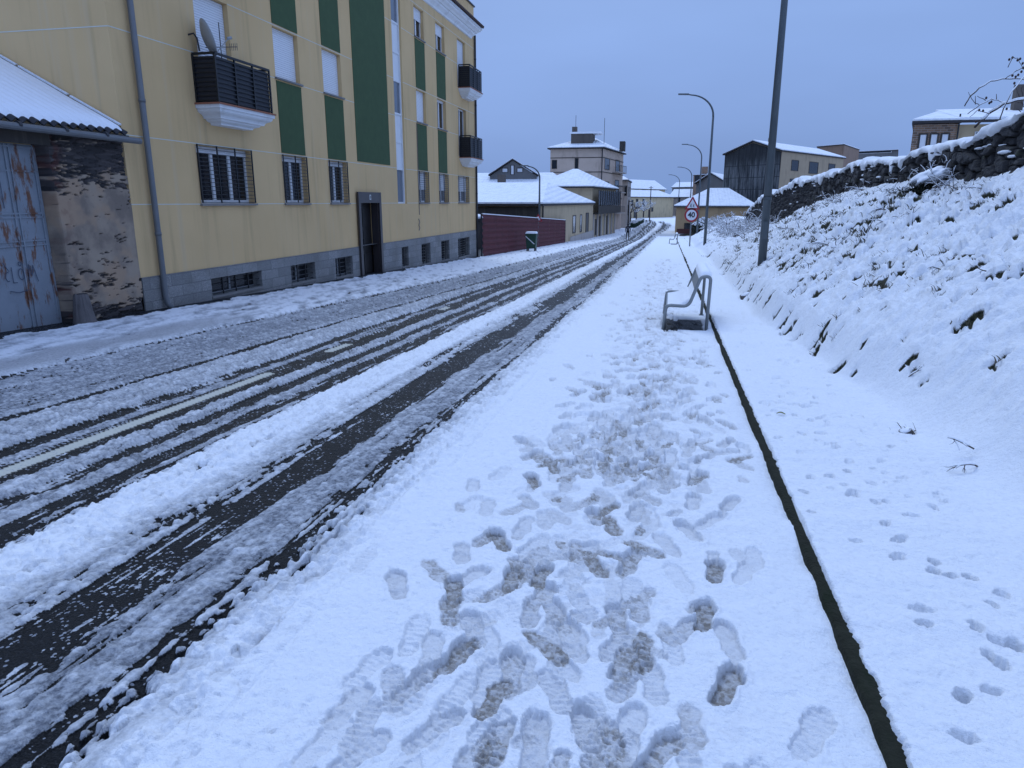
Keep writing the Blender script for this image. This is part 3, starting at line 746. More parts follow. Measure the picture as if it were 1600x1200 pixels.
        posts = [(FX+.02, ya+.04), (xr, ya+.04), (xr, ya+.04+(yb-ya-.08)/3), (xr, ya+.04+(yb-ya-.08)*2/3), (xr, yb-.04), (FX+.02, yb-.04)]
        for p in posts: r_.box(p[0]-.018, p[0]+.018, p[1]-.018, p[1]+.018, z+.012, z+h)
        for i in range(11):
            zz_ = z+.06+i*(h-.06)/10; w_ = .011 if i < 10 else .022
            r_.box(FX+.02, xr, ya+.04-w_, ya+.04+w_, zz_-w_, zz_+w_).box(FX+.02, xr, yb-.04-w_, yb-.04+w_, zz_-w_, zz_+w_).box(xr-w_*.99, xr+w_*.99, ya+.04, yb-.04, zz_-w_*.98, zz_+w_*.98)
        r_.build('railing', IRON, sl)
        if full:
            c_ = B().box(xr-.03, xr-.024, ya+.06, yb-.06, z+.02, z+h-.05).box(FX+.02, xr-.03, ya+.062, ya+.068, z+.02, z+h-.05).box(FX+.02, xr-.03, yb-.068, yb-.062, z+.02, z+h-.05)
            c_.build('screen', SCREEN, sl)
    balcony(13.85, 15.98, 3.56); balcony(13.85, 15.98, 6.56)
    balcony(33.1, 35.25, 3.58); balcony(33.1, 35.25, 6.6)
    # cornice with tiles, upper wall
    cn = B()
    pr_ = [(.0, 9.05), (.05, 9.07), (.06, 9.14), (.10, 9.18), (.18, 9.24), (.20, 9.30), (.25, 9.31), (.30, 9.36), (.40, 9.42), (.41, 9.47), (.46, 9.48), (.46, 9.56)]
    vs = []; fs = []
    for o_, zq in pr_: vs += [(FX+.003+o_, y0-.1, zq), (FX+.003+o_, y1-.6+o_, zq), (FX+.003, y1-.6+o_, zq)]
    for k in range(len(pr_)-1):
        for e_ in range(2): fs.append((3*k+e_, 3*k+e_+1, 3*k+e_+4, 3*k+e_+3))
    cn.add(vs, fs)
    cn.build('cornice', WHITE, t)
    tl = B(); yy = y0
    tl.add([(FX+.003, y0, 9.76), (FX+.5, y0, 9.575), (FX+.5, y1-.1, 9.575), (FX+.003, y1-.1, 9.76)], [(0, 1, 2, 3)])
    while yy < y1-.1:
        tl.tube([(FX+.0, yy, 9.79), (FX+.56, yy, 9.60)], .06, 8); yy += .2
    tl.build('eaves_tile', TILE, t)
    B().box(FX-.5, FX+.06, y0-.1, y1+.06, zt+1.0, zt+1.06).build('coping', DARKPIPE, t)
    # drainpipes
    def dp(name, pts, r_, mat):
        o = B(); o.tube(pts, r_, 12)
        for i in range(len(pts)-1):
            a_, b_ = Vector(pts[i]), Vector(pts[i+1]); ln_ = (b_-a_).length
            k_ = int(ln_/2.0)
            for j in range(k_):
                q = a_+(b_-a_)*((j+.5)/max(k_, 1)); d = (b_-a_).normalized()*.03
                o.tube([q-d, q+d], r_+.008, 12)
        return o.build(name, mat, t, smooth=True)
    dp('drainpipe', [(FX+.09, 12.16, 9.4), (FX+.09, 12.16, -.2), (FX+.11, 12.17, -.34), (FX+.17, 12.2, -.44)], .055, PIPE)
    dp('drainpipe', [(FX+.07, 35.83, 9.3), (FX+.07, 35.83, -1.15)], .05, DARKPIPE)
    # thin cable and little conduit by the stair strip
    B().tube([(FX+.02, 27.3, 4.5), (FX+.02, 27.3, 1.1)], .012, 6).build('cable', PIPE, t)
    B().tube([(FX+.02, 27.2, .95), (FX+.04, 27.25, .82), (FX+.02, 27.2, .7), (FX+.04, 27.25, .6), (FX+.02, 27.2, .5)], .015, 6).build('gas_pipe', PIPE, t)
    # satellite dish + aerial stand on the balcony
    d = thing('satellite_dish', 'grey satellite dish fixed beside the shuttered balcony door', 'satellite dish', (FX+.14, 13.98, 4.62))
    dm = M('dish grey', (.33, .34, .34), .5, .1)
    cpos = Vector((FX+.30, 14.02, 4.82)); nrm = Vector((.62, .70, .32)).normalized(); uu = nrm.cross(Vector((0, 0, 1))).normalized(); vv = uu.cross(nrm)
    vs = [cpos-nrm*.06]; fs = []
    for k in range(1, 6):
        for j in range(28):
            a_ = j*2*math.pi/28; rr = .36*k/5
            vs.append(cpos+uu*math.cos(a_)*rr*.9+vv*math.sin(a_)*rr+nrm*(-.06+.09*(k/5)**2))
    for j in range(28): fs.append((0, 1+j, 1+(j+1) % 28))
    for k in range(4):
        for j in range(28): fs.append((1+k*28+j, 1+(k+1)*28+j, 1+(k+1)*28+(j+1) % 28, 1+k*28+(j+1) % 28))
    o = B().add(vs, fs).build('reflector', dm, d, smooth=True); md = o.modifiers.new('s', 'SOLIDIFY'); md.thickness = .012
    B().tube([(FX, 13.86, 4.86), (FX+.12, 13.86, 4.88), (FX+.16, 13.9, 4.8), (FX+.17, 13.93, 4.56)], .018, 8).build('bracket', DARKPIPE, d)
    tip = cpos+nrm*.42-vv*.1
    B().tube([cpos-vv*.34, tip], .01, 6).tube([tip-nrm*.02, tip+nrm*.07], .03, 8).build('feed_arm', dm, d)
    a = thing('roof_aerial', 'small upright television aerial on the near balcony railing', 'antenna', (FX+.45, 14.25, 4.5))
    B().tube([(FX+.45, 14.25, 4.3), (FX+.45, 14.25, 5.15)], .01, 6).build('mast', IRON, a)
    ab = B().tube([(FX+.2, 14.1, 4.66), (FX+.52, 14.75, 4.78)], .008, 6)
    for k in range(5):
        q = Vector((FX+.44, 14.6, 4.75))+Vector((.02, .035, .007))*k; ab.tube([q-Vector((0, 0, .07)), q+Vector((0, 0, .07))], .005, 5)
    ab.build('boom', DARKPIPE, a)
apartment()

# ------------------------------------------------------------------ old garage
def garage():
    t = thing('old_garage', 'old low garage with snowy corrugated roof and crumbling plastered slate wall', 'garage', (-9.7, 9, -.45))
    X = -9.72; ya, yb = 9.93, 11.62; y0 = 4.0
    # crumbling wall, real relief
    ny, nz = 150, 260
    Y = np.linspace(ya, yb, ny); Z = np.linspace(-.75, 2.72, nz); Yg, Zg = np.meshgrid(Y, Z); y = Yg.ravel(); z = Zg.ravel()
    n1 = fbm(y*2.4, z*9, 301, 4); n2 = fbm(y*8, z*34, 302, 3); n3 = fbm(y*2, z*2, 303, 4)
    exp_ = n1*.55+n2*.65 + .30*ss(1.55, 2.5, z)+.38*ss(.35, -.25, -(-z)) *0 + .36*(1-ss(-.35, .02, z)) - .1*ss(0, 1.3, z)*(1-ss(1.3, 1.9, z)) + .03*(1-ss(0, .3, y-ya))
    exp_ = exp_-.05*ss(1.9, 1.5, z)
    ex = ss(.66, .75, exp_)
    w1, w2, wi = worley(y*3.0+vn(z*11, z*0, 4)*2, z*15, 305)
    slate = (wi-.5)*.03-.03*(1-ss(0, .18, w2-w1))
    x = X+.03+n3*.03-ex*.03+ex*slate
    x = np.where((y < ya+.06), X-.25+(y-ya)/.06*.28+(n2-.5)*.04, x)
    m, nt, b = nmat('crumbling plaster')
    def att(n):
        a = nt.nodes.new('ShaderNodeAttribute'); a.attribute_name = n; return a.outputs['Fac']
    v = coords(nt)
    plc = mixc(nt, ramp(nt, noise(nt, v, 2.2, 5), .35, .65), (.2, .155, .12), (.34, .265, .195))
    plc = mixc(nt, ramp(nt, noise(nt, v, 1.3, 3), .5, .62), plc, (.36, .25, .165))
    dk = mixc(nt, att('tone'), (.02, .019, .02), (.085, .07, .066))
    dk = mixc(nt, math_(nt, 'MULTIPLY', att('red'), .8), dk, (.12, .03, .02))
    plc = mixc(nt, math_(nt, 'MULTIPLY', att('red'), .45), plc, (.13, .055, .04))
    L(nt, mixc(nt, att('ex'), plc, dk), b.inputs['Base Color']); b.inputs['Roughness'].default_value = .9
    bump(nt, b, noise(nt, v, 60, 4, .7), .6, .01)
    red = (1-ss(.1, .45, (y-ya)+(n3-.5)*.5))*ss(.48, .66, fbm(y*9, z*7, 307, 4))*.7
    npmesh('wall', np.stack([x+9.7, y-9, z+.45], 1), gridfaces(nz, ny), m, dict(ex=ex, tone=wi, red=red), parent=t)
    # lintel, side wall and rest of the box
    wb = B().box(X-.02, -9.69, y0, ya+.1, 2.46, 2.72)
    wb.add([(X-.4, y0, -1), (X-.4, y0, 2.7), (-16, y0, 2.7), (-16, y0, -1)], [(0, 1, 2, 3)])
    wb.build('lintel', DKWOOD, t)
    B().box(X-.2, X-.03, y0, 5.4, -1, 2.46).build('side_wall', STONEG, t)
    # corrugated fibre-cement roof with snow
    def roofgrid(zoff, thick, xs0, name, mat, inset=0., lum=0.):
        ys = np.arange(y0, 11.6-inset, .02); xs = np.concatenate([[0, .002, .02, .06], np.linspace(.12, 6.6, 40)])
        V = []
        for d in xs:
            z0_ = 2.76+d*.53
            cor = .028*np.cos(ys*2*math.pi/.19)
            if lum:
                th = thick*ss(-.01, .1, d)*(1+.25*(fbm(ys*2, ys*0+d*2, 311, 3)-.5))
                k = cor*(1-.8*ss(0, .6, d)) ; zz_ = z0_+zoff+k+th*(1 if d > 0 else 0)
                V.append(np.stack([(-9.52-xs0-d)*np.ones_like(ys)-.02*vn(ys*6, ys*0, 315)*(d < .1), ys, zz_-(.0 if d > 0.001 else .0)], 1))
            else: V.append(np.stack([(-9.52-d)*np.ones_like(ys), ys, z0_+cor], 1))
        V = np.stack(V, 0).reshape(-1, 3); V = V-np.array([-9.7, 9, -.45])
        return npmesh(name, V, gridfaces(len(xs), len(ys))[:, ::-1], mat, parent=t)
    r1 = roofgrid(0, 0, 0, 'roof', M('dark roof sheet', (.03, .03, .035), .8, .3, 9)); md = r1.modifiers.new('s', 'SOLIDIFY'); md.thickness = .02
    roofgrid(.012, .075, .03, 'snow', SNOW, .04, 1)
    # flashing and ridge clutter against the ochre wall
    fb = B()
    for k in range(6):
        d = .15+k*1.0; fb.bar((-9.52-d, 11.60, 2.76+d*.53+.09), (-9.52-d-.95, 11.60, 2.76+(d+.95)*.53+.09), .05, .03)
    fb.build('flashing', SNOW, t)
    B().tube([(-9.47, y0, 2.70), (-9.47, 11.80, 2.66)], .055, 10).build('gutter', PIPE, t)
    gb = B()
    for k in range(8): gb.tube([(-9.47, 5+k*.85, 2.695), (-9.47, 5.05+k*.85, 2.695)], .062, 10)
    gb.build('gutter_joint', DARKPIPE, t)
    B().box(-9.62, -9.52, y0, 11.6, 2.66, 2.74).build('fascia', DKWOOD, t)
    # metal gate
    m, nt, b = nmat('rusty blue-grey door')
    v = coords(nt)
    c = mixc(nt, noise(nt, v, 2.5, 5), (.17, .195, .22), (.28, .31, .345))
    st = ramp(nt, noise(nt, coords(nt, (4, 4, 1.1)), 1.5, 7, .7), .52, .62)
    c = mixc(nt, st, c, (.15, .06, .028))
    st2 = ramp(nt, noise(nt, coords(nt, (9, 9, 2)), 1.5, 5, .7), .62, .68); c = mixc(nt, st2, c, (.07, .025, .015))
    L(nt, c, b.inputs['Base Color']); b.inputs['Roughness'].default_value = .55; bump(nt, b, noise(nt, v, 40, 4), .3, .006)
    DM = m
    xd = X-.18
    g = B().box(xd-.04, xd, 5.4, 9.93, -.62, 2.46).build('gate', DM, t)
    p = B()
    for yv in (9.86, 9.44, 9.36, 8.5, 7.6, 6.6): p.box(xd, xd+.02, yv-.012, yv+.012, -.55, 2.45)
    for zv in (2.42, 2.06, 1.42, 1.36, 1.0, .93, -.5): p.box(xd, xd+.017, 5.45, 9.9, zv-.012, zv+.012)
    p.build('panel_rib', DM, g)
    # graffiti: scrawled letters painted on the sheet
    q = B()
    def stroke(pts, w=.012):
        P = [Vector((xd+.0215, a, c)) for a, c in pts]
        for i in range(len(P)-1): q.bar(P[i], P[i+1], .004, w)
    stroke([(9.08, 1.5), (9.12, 1.92), (9.16, 1.98), (9.19, 1.9), (9.19, 1.5)]); stroke([(9.12, 1.9), (9.08, 1.84), (9.03, 1.72)])
    def loop(cy, cz, ry, rz, a0=0, a1=360, n=16): return [(cy+ry*math.cos(R(a0+(a1-a0)*i/n)), cz+rz*math.sin(R(a0+(a1-a0)*i/n))) for i in range(n+1)]
    stroke(loop(9.05, .48, .04, .07, 60, 300)); stroke([(9.13, .62), (9.13, .38), (9.2, .38)]); stroke(loop(9.29, .5, .05, .085)); stroke(loop(9.29, .66, .025, .03))
    stroke([(9.42, .38), (9.44, .64), (9.48, .46), (9.52, .62), (9.58, .36)]); stroke([(9.0, .7), (9.08, .56)]); stroke([(9.05, .26), (9.2, .22), (9.38, .25)])
    q.build('graffiti', M('faded spray paint', (.07, .085, .12), .6), g)
    # guard stone
    gs = bmesh.new(); bmesh.ops.create_cone(gs, cap_ends=True, segments=14, radius1=.2, radius2=.10, depth=.62); bmesh.ops.subdivide_edges(gs, edges=gs.edges[:], cuts=3, use_grid_fill=True)
    for v_ in gs.verts: v_.co += Vector((random.uniform(-.012, .012), random.uniform(-.012, .012), random.uniform(-.015, .015)))
    me = bpy.data.meshes.new('guard_stone'); gs.to_mesh(me); gs.free()
    o = link('guard_stone', me, M('guard stone', (.13, .115, .11), .9, .2, 8, bmp=.6, bscale=30, bdist=.01), None, True); o.location = (-9.5, 9.98, -.2)
    tag(o, 'conical grey guard stone at the foot of the crumbling garage wall', 'guard stone')
garage()

# ------------------------------------------------------------------ houses in the distance
ROOFT = M('dark eave', (.035, .03, .03), .8, .3, 5)
def house(name, label, cat, corners, zg, ze, zr, wall, ridge=None, over=.45, windows=(), gable=False, snow=.12, eave=None, extra=None, parts=()):
    """corners: 4 plan points, first side faces the camera; ridge: two plan points (or None for a flat roof)"""
    P = [Vector((c[0], c[1], 0)) for c in corners]; cen = sum(P, Vector())/4
    t = thing(name, label, cat, (P[0].x, P[0].y, zg))
    b = B().prism([(p.x, p.y) for p in P], zg-1.5, ze)
    if gable:
        A, D_ = P[0], P[3]; Bp, Cp = P[1], P[2]
        if gable == 'front':   # gables on sides 0-1 and 2-3
            for q, r_, k in ((P[0], P[1], ridge[0]), (P[3], P[2], ridge[1])):
                b.add([(q.x, q.y, ze), (r_.x, r_.y, ze), (k[0], k[1], zr-.05)], [(0, 1, 2)])
        else:
            for q, r_, k in ((P[0], P[3], ridge[0]), (P[1], P[2], ridge[1])):
                b.add([(q.x, q.y, ze), (r_.x, r_.y, ze), (k[0], k[1], zr-.05)], [(0, 1, 2)])
    b.build('wall', wall, t)
    def roofmesh(o_, dz, nm, mt, th):
        E = []
        for p in P:
            d = (p-cen); d.z = 0; E.append(p+d.normalized()*o_)
        if ridge is None:
            rb = B().prism([(e.x, e.y) for e in E], ze+dz, ze+dz+th); return rb.build(nm, mt, t)
        r0 = Vector((ridge[0][0], ridge[0][1], zr)); r1 = Vector((ridge[1][0], ridge[1][1], zr))
        if gable:
            dr = (r1-r0).normalized()*o_*.6; r0 = r0-dr; r1 = r1+dr
        drop = .0
        E3 = [Vector((e.x, e.y, ze-drop)) for e in E]
        vs = [v+Vector((0, 0, dz)) for v in E3+[r0, r1]]; vs += [v+Vector((0, 0, dz+th)) for v in E3+[r0, r1]]
        if gable == 'front': top = [(0, 4, 5, 3), (1, 2, 5, 4)]; rim = [(0, 4), (4, 1), (1, 2), (2, 5), (5, 3), (3, 0)]
        elif gable: top = [(0, 1, 5, 4), (3, 4, 5, 2)]; rim = [(0, 1), (1, 5), (5, 2), (2, 3), (3, 4), (4, 0)]
        else: top = [(0, 1, 5, 4), (1, 2, 5), (2, 3, 4, 5), (3, 0, 4)]; rim = [(0, 1), (1, 2), (2, 3), (3, 0)]
        fs = [tuple(i+6 for i in f) for f in top]+[f[::-1] for f in top]+[(a, b_, b_+6, a+6) for a, b_ in rim]
        return B().add(vs, fs).build(nm, mt, t)
    roofmesh(over, 0, 'roof', ROOFT, .16)
    if snow: roofmesh(over-.06, .165, 'snow', RSNOW, snow)
    def wpos(side, u, z, out):
        a, b_ = P[side], P[(side+1) % 4]; d = (b_-a); nrm = Vector((d.y, -d.x, 0)).normalized()
        if nrm.dot((a+b_)/2-cen) < 0: nrm = -nrm
        return a+d*u+nrm*out+Vector((0, 0, z))
    for w in windows:
        side, u0, u1, z0, z1 = w[:5]; kind = w[5] if len(w) > 5 else 'dark'
        def slab(ua, ub, za, zb, o0, o1):
            q = [wpos(side, ua, 0, o0), wpos(side, ub, 0, o0), wpos(side, ub, 0, o1), wpos(side, ua, 0, o1)]
            return B().prism([(p.x, p.y) for p in q], za, zb)
        ln = (P[(side+1) % 4]-P[side]).length; e = .08/ln
        fm = {'dark': DKWOOD, 'white': WHITE, 'shut': DKWOOD, 'door': DKWOOD}[kind]
        f_ = B()
        for s_ in (slab(u0-e, u0+e*.2, z0-.06, z1+.08, .005, .05), slab(u1-e*.2, u1+e, z0-.06, z1+.08, .005, .05), slab(u0+e*.2, u1-e*.2, z1, z1+.08, .005, .049), slab(u0+e*.2, u1-e*.2, z0-.06, z0, .005, .07)):
            f_.add(s_.v, s_.f)
        f = f_.build('door' if kind == 'door' else 'window', fm, t)
        slab(u0, u1, z0, z1, .006, .02).build('leaf' if kind == 'door' else ('shutter' if kind == 'shut' else 'pane'), {'dark': GLASS, 'white': GLASS, 'shut': SHUT, 'door': DOORD}[kind], f)
    if extra: extra(t, P, wpos)
    return t
def cor(px, Y, py=318): v = atY(px, py, Y); return (v.x, v.y)
BEIGE = PLAST('beige render', (.50, .385, .24), (.22, .16, .11), .55); PINKB = PLAST('pinkish render', (.54, .42, .33), (.24, .18, .14), .5)
CREAM = PLAST('cream render', (.56, .45, .28)); OCH2 = PLAST('orange ochre render', (.46, .31, .17), (.2, .14, .08), .5); GREYR = PLAST('grey render', (.16, .155, .15))
BRICK = PLAST('brown brick', (.25, .165, .115), (.1, .065, .045), .6)
def brick_mat():
    m, nt, b = nmat('brick courses'); g = nt.nodes.new('ShaderNodeNewGeometry'); sp = nt.nodes.new('ShaderNodeSeparateXYZ'); L(nt, g.outputs['Position'], sp.inputs[0])
    cb = nt.nodes.new('ShaderNodeCombineXYZ'); L(nt, math_(nt, 'ADD', sp.outputs[1], sp.outputs[0]), cb.inputs[0]); L(nt, sp.outputs[2], cb.inputs[1])
    br = N(nt, 'ShaderNodeTexBrick'); L(nt, cb.outputs[0], br.inputs['Vector']); br.inputs['Scale'].default_value = 1; br.inputs['Brick Width'].default_value = .36; br.inputs['Row Height'].default_value = .13
    br.inputs['Mortar Size'].default_value = .012; br.inputs['Color1'].default_value = rgb((.3, .18, .11)); br.inputs['Color2'].default_value = rgb((.12, .075, .05)); br.inputs['Mortar'].default_value = rgb((.3, .27, .24))
    L(nt, br.outputs['Color'], b.inputs['Base Color']); b.inputs['Roughness'].default_value = .9; return m
BRICKC = brick_mat(); DKBR = PLAST('dark stained wall', (.12, .1, .085), (.05, .04, .04), .7); PALE = PLAST('pale render', (.42, .37, .33))
def zat(px, py, Y): return atY(px, py, Y).z

# red metal fence
def red_fence():
    t = thing('red_metal_fence', 'dark red horizontal metal sheet fence between the ochre block and the low house', 'fence', (-9.4, 36, -1.2))
    m = M('dark red sheet', (.115, .03, .034), .7, .3, 2, stain=(.05, .02, .022), stain_amt=.8, stain_scale=(1, .5, 5), bmp=.1, spec=.15)
    n = 16; ya, yb = 35.95, 65.8
    for k in range(10):
        p0 = ya+(yb-ya)*k/10; p1 = ya+(yb-ya)*(k+1)/10-.02
        za = -.1-.03*p0; zb = -.1-.03*p1; top = .93-.035*(k); top0 = .98-.034*(p0-ya); top1 = .98-.034*(p1-ya)
        b = B(); ns = 14
        prof = []
        for i in range(ns*2+1):
            prof.append((i/(ns*2), .06 if (i % 4) in (1, 2) else 0))
        vs = []; fs = []
        for (f, o) in prof:
            vs += [(-9.4+o, p0, za+(top0-za)*f), (-9.4+o, p1, zb+(top1-zb)*f)]
        for i in range(len(prof)-1): fs.append((2*i, 2*i+1, 2*i+3, 2*i+2))
        o = b.add(vs, fs).build('sheet_panel', m, t)
        B().box(-9.47, -9.40, p0-.03, p0+.03, za-.1, top0+.02).build('post', DARKPIPE, t)
        B().add([(-9.42, p0, top0+.002), (-9.34, p0, top0+.002), (-9.34, p1, top1+.002), (-9.42, p1, top1+.002), (-9.42, p0, top0+.05), (-9.34, p0, top0+.05), (-9.34, p1, top1+.05), (-9.42, p1, top1+.05)],
                [(0,1,2,3),(4,5,6,7),(0,1,5,4),(1,2,6,5),(2,3,7,6),(3,0,4,7)]).build('snow', SNOW, t)
    B().box(-9.47, -9.36, 65.8, 65.95, -2.3, .02).build('post', DARKPIPE, t)
red_fence()

# low ochre house beyond the fence
def lh_extra(t, P, wp):
    b = B()
    for u in (.0,): b.tube([wp(1, .01, -2, .08), wp(1, .01, 1.3, .08)], .06, 6)
    b.build('drainpipe', DARKPIPE, t)
    B().prism([(wp(1, .45, 0, .02).x, wp(1, .45, 0, .02).y), (wp(1, 1, 0, .02).x, wp(1, 1, 0, .02).y), (wp(1, 1, 0, .06).x, wp(1, 1, 0, .06).y), (wp(1, .45, 0, .06).x, wp(1, .45, 0, .06).y)], -3.2, -1.75).build('plinth', PALE, t)
house('low_house', 'low ochre single storey house with wide snowy hip roof behind the red fence', 'house',
      [(-24, 55.5), (-9.8, 55.5), (-9.2, 88), (-24, 88)], -2.0, 1.28, 3.15, BEIGE, [(-18.6, 71), (-11.9, 71)], .55,
      [(0, .42, .46, -.6, .4), (0, .80, .83, -.35, .25), (1, .50, .56, -1.4, .2), (1, .80, .87, -2.6, .3, 'door'), (1, .66, .7, -1.5, .2)], extra=lh_extra)
# dark timber lean-to wall in front of it (the dark side)
o = B().box(-24, -9.95, 55.30, 55.46, -2.5, 1.2).build('timber_shed_wall', DKWOOD, None)
tag(o, 'dark brown boarded wall under the wide snowy eave behind the red fence', 'wall')
# two storey house with timber gallery
def ts_extra(t, P, wp):
    g = B()
    def pr(side, u0, u1, z0, z1, o0, o1, bb):
        q = [wp(side, u0, 0, o0), wp(side, u1, 0, o0), wp(side, u1, 0, o1), wp(side, u0, 0, o1)]; bb.prism([(p.x, p.y) for p in q], z0, z1)
    pr(1, .02, .98, .1, .3, .01, .8, g); pr(1, .02, .98, .3, 1.1, .74, .8, g)
    for k in range(12): pr(1, .02+k*.086, .035+k*.086, 1.1, 3.0, .72, .8, g)
    g.build('gallery', DKWOOD, t)
    gp = B(); pr(1, .03, .97, 1.15, 2.9, .68, .70, gp); gp.build('gallery_glass', PALEGLASS, t)
    for k in range(7):
        gl_ = B(); pr(1, .04+k*.15, .075+k*.15, -3, .1, .01, .14, gl_); gl_.build('pilaster', PALE, t)
house('gallery_house', 'two storey house with dark timber gallery and snowy pyramid roof before the tall block', 'house',
      [(-16.5, 88.6), (-9.45, 88.6), (-7.8, 105), (-15.6, 106.5)], -2.65, 3.2, 5.5, BEIGE, [(-12.9, 97), (-12.3, 97.2)], .75,
      [(1, .3, .37, -2.6, -.3), (1, .6, .68, -2.6, -.3, 'door'), (1, .14, .18, -2.4, -.6), (1, .8, .86, -2.5, -.6)], extra=ts_extra)
# tall brown block
def tb_extra(t, P, wp):
    b = B()
    for z in (7.7, 5.7, 3.95, 2.0):
        for s_ in (0, 1):
            q = [wp(s_, 0, 0, .004), wp(s_, 1, 0, .004), wp(s_, 1, 0, .05), wp(s_, 0, 0, .05)]; b.prism([(p.x, p.y) for p in q], z, z+.1)
    b.build('string_course', DKWOOD, t)
    p_ = B().tube([wp(0, .985, 9.0, .1), wp(0, .985, -2, .1)], .07, 6); p_.build('drainpipe', DARKPIPE, t)
    for k, z in enumerate((-.2, 2.9, 5.9)):
        q = [wp(1, .45, 0, .0), wp(1, .9, 0, .0), wp(1, .9, 0, .9), wp(1, .45, 0, .9)]
        s_ = B().prism([(p.x, p.y) for p in q], z, z+.15).build('balcony', PALE, t)
        r_ = B()
        for m_ in range(2): pass
        q2 = [wp(1, .45, 0, .85), wp(1, .9, 0, .85)]
        for j in range(9):
            pp = q2[0].lerp(q2[1], j/8); r_.bar((pp.x, pp.y, z+.15), (pp.x, pp.y, z+1.1), .05)
        r_.bar((q2[0].x, q2[0].y, z+1.1), (q2[1].x, q2[1].y, z+1.1), .07); r_.build('railing', IRON, s_)
    # dormer and chimney
    a = atY(892, 226, 109); c = atY(915, 226, 109)
    d = B().box(a.x, a.x+3.2, 109, 112, 8.6, 11.2).build('dormer', DKBR, t)
    B().box(a.x-.2, a.x+4.4, 108.8, 112.2, 11.2, 11.45).build('dormer_snow', SNOW, t)
    B().box(a.x+.1, a.x+.8, 109.2, 110, 11.46, 12.2).build('chimney', DKBR, t)
    B().tube([(a.x+.6, 109.5, 12.2), (a.x+.6, 109.5, 13.8)], .03, 5).build('mast', IRON, t)
    e = atY(944, 215, 112); B().tube([(e.x, 112, 9.4), (e.x, 112, 13.6)], .035, 5).build('mast', IRON, t)
    q = atY(972, 222, 117); B().box(q.x-.3, q.x+.5, 116, 118, 9.2, 10.6).build('roof_tank', DKWOOD, t)
house('tall_block', 'tall brown four storey block with snowy roof where the street bends', 'building',
      [cor(859, 107), cor(940, 107), (-8.0, 121), (-17, 123)], -2.75, 8.95, 10.7, PINKB, [(-13.6, 113.5), (-11.9, 113.8)], .7,
      [(0, .04, .12, 6.3, 7.4), (0, .48, .53, 6.2, 7.6), (0, .05, .12, 2.6, 3.5), (0, .85, .9, 2.8, 4.2), (1, .08, .3, 6.2, 7.7), (1, .08, .3, 2.9, 4.4), (1, .6, .8, 6.1, 7.8), (1, .6, .8, 3.1, 4.8), (1, .6, .8, 0, 1.8), (1, .1, .3, 0, 1.6)], extra=tb_extra)
house('pink_townhouse', 'narrow pale pink townhouse just beyond the tall brown block', 'house',
      [cor(971, 124), cor(980, 124), cor(985, 136), (-14, 137)], -2.75, zat(975, 283, 124), zat(975, 278, 130), PALE, [(-10, 130), (-8.4, 130)], .5,
      [(1, .2, .35, 2.5, 4), (1, .6, .75, 2.5, 4), (1, .2, .4, -.6, 1), (0, .5, .8, 2.6, 4.1)])
# grey gabled house with roof windows, big snowy roofs on the left
def gg_extra(t, P, wp):
    a = atY(750, 258, 96); c = atY(792, 252, 96)
    B().add([(a.x, 95.5, a.z+.9), (c.x-.3, 95.5, c.z+.75), (c.x-.3, 97.5, c.z+.95), (a.x, 97.5, a.z+1.1)], [(0, 1, 2, 3)]).build('solar_panel', M('solar panel', (.01, .012, .02), .3, .2, 2), t)
house('grey_gabled_house', 'grey gabled house with two white windows and a roof panel, left of the tall block', 'house',
      [cor(766, 96), cor(838, 96), (cor(838, 96)[0]-2, 112), (cor(766, 96)[0]-2, 112)], -2.5, zat(766, 275, 96), zat(800, 250, 96), GREYR,
      [((cor(801, 96)[0]), 96), (cor(801, 96)[0]-2, 112)], .5, [(0, .27, .38, zat(780, 269, 96), zat(780, 263.5, 96), 'shut'), (0, .59, .70, zat(780, 269, 96), zat(780, 263.5, 96), 'shut'), (0, .455, .515, zat(780, 272.5, 96), zat(780, 259, 96), 'shut')], gable='front')
house('snowy_roofed_barn', 'wide barn with plain snowy roof behind the low house', 'barn',
      [(-34, 91), (-13.2, 91), (-13.4, 108), (-34, 108)], -2.5, zat(800, 300, 91), zat(800, 273, 99), GREYR, [(-30, 99.5), (-16, 99.5)], .4, [],
      extra=lambda t, P, wp: B().box(atY(783, 270, 93).x-.5, atY(783, 270, 93).x+.4, 93, 94, 3.2, 5.0).build('chimney', DKBR, t))
house('left_outbuilding', 'plain snow covered outbuilding directly behind the red fence', 'outbuilding',
      [(-16, 40), (-12.6, 40), (-12.6, 49), (-16, 49)], -1.5, .35, .9, DKWOOD, [(-14.3, 42), (-14.3, 47)], .3, [])
# far end of the street
house('far_yellow_house', 'long low yellow house closing the end of the street', 'house',
      [cor(962, 190), cor(1052, 214), (cor(1052, 214)[0]-3, 232), (cor(962, 190)[0]-3, 210)], -2.75, zat(1000, 308.5, 195), zat(1000, 298, 206), CREAM,
      [(cor(965, 198)[0]+2, 203), (cor(1050, 222)[0]-4, 221)], .8, [(0, .33, .36, .5, 2.2), (0, .25, .28, .5, 2.0), (0, .44, .47, .4, 2.2), (0, .6, .63, -1, 0), (0, .3, .34, -2.5, -.6), (0, .55, .575, -2.6, -.6, 'door')])
house('far_gabled_house', 'beige gabled house rising behind the far yellow house', 'house',
      [cor(985, 240), cor(1038, 262), (cor(1038, 262)[0]-8, 275), (cor(985, 240)[0]-8, 256)], -2.75, zat(1000, 296, 245), zat(1020, 281, 250), CREAM,
      [((cor(985, 240)[0]-4), 248), ((cor(1038, 262)[0]-4), 268)], .8, [(0, .1, .2, 4, 5.5), (0, .3, .4, 4, 5.5)], gable=True)
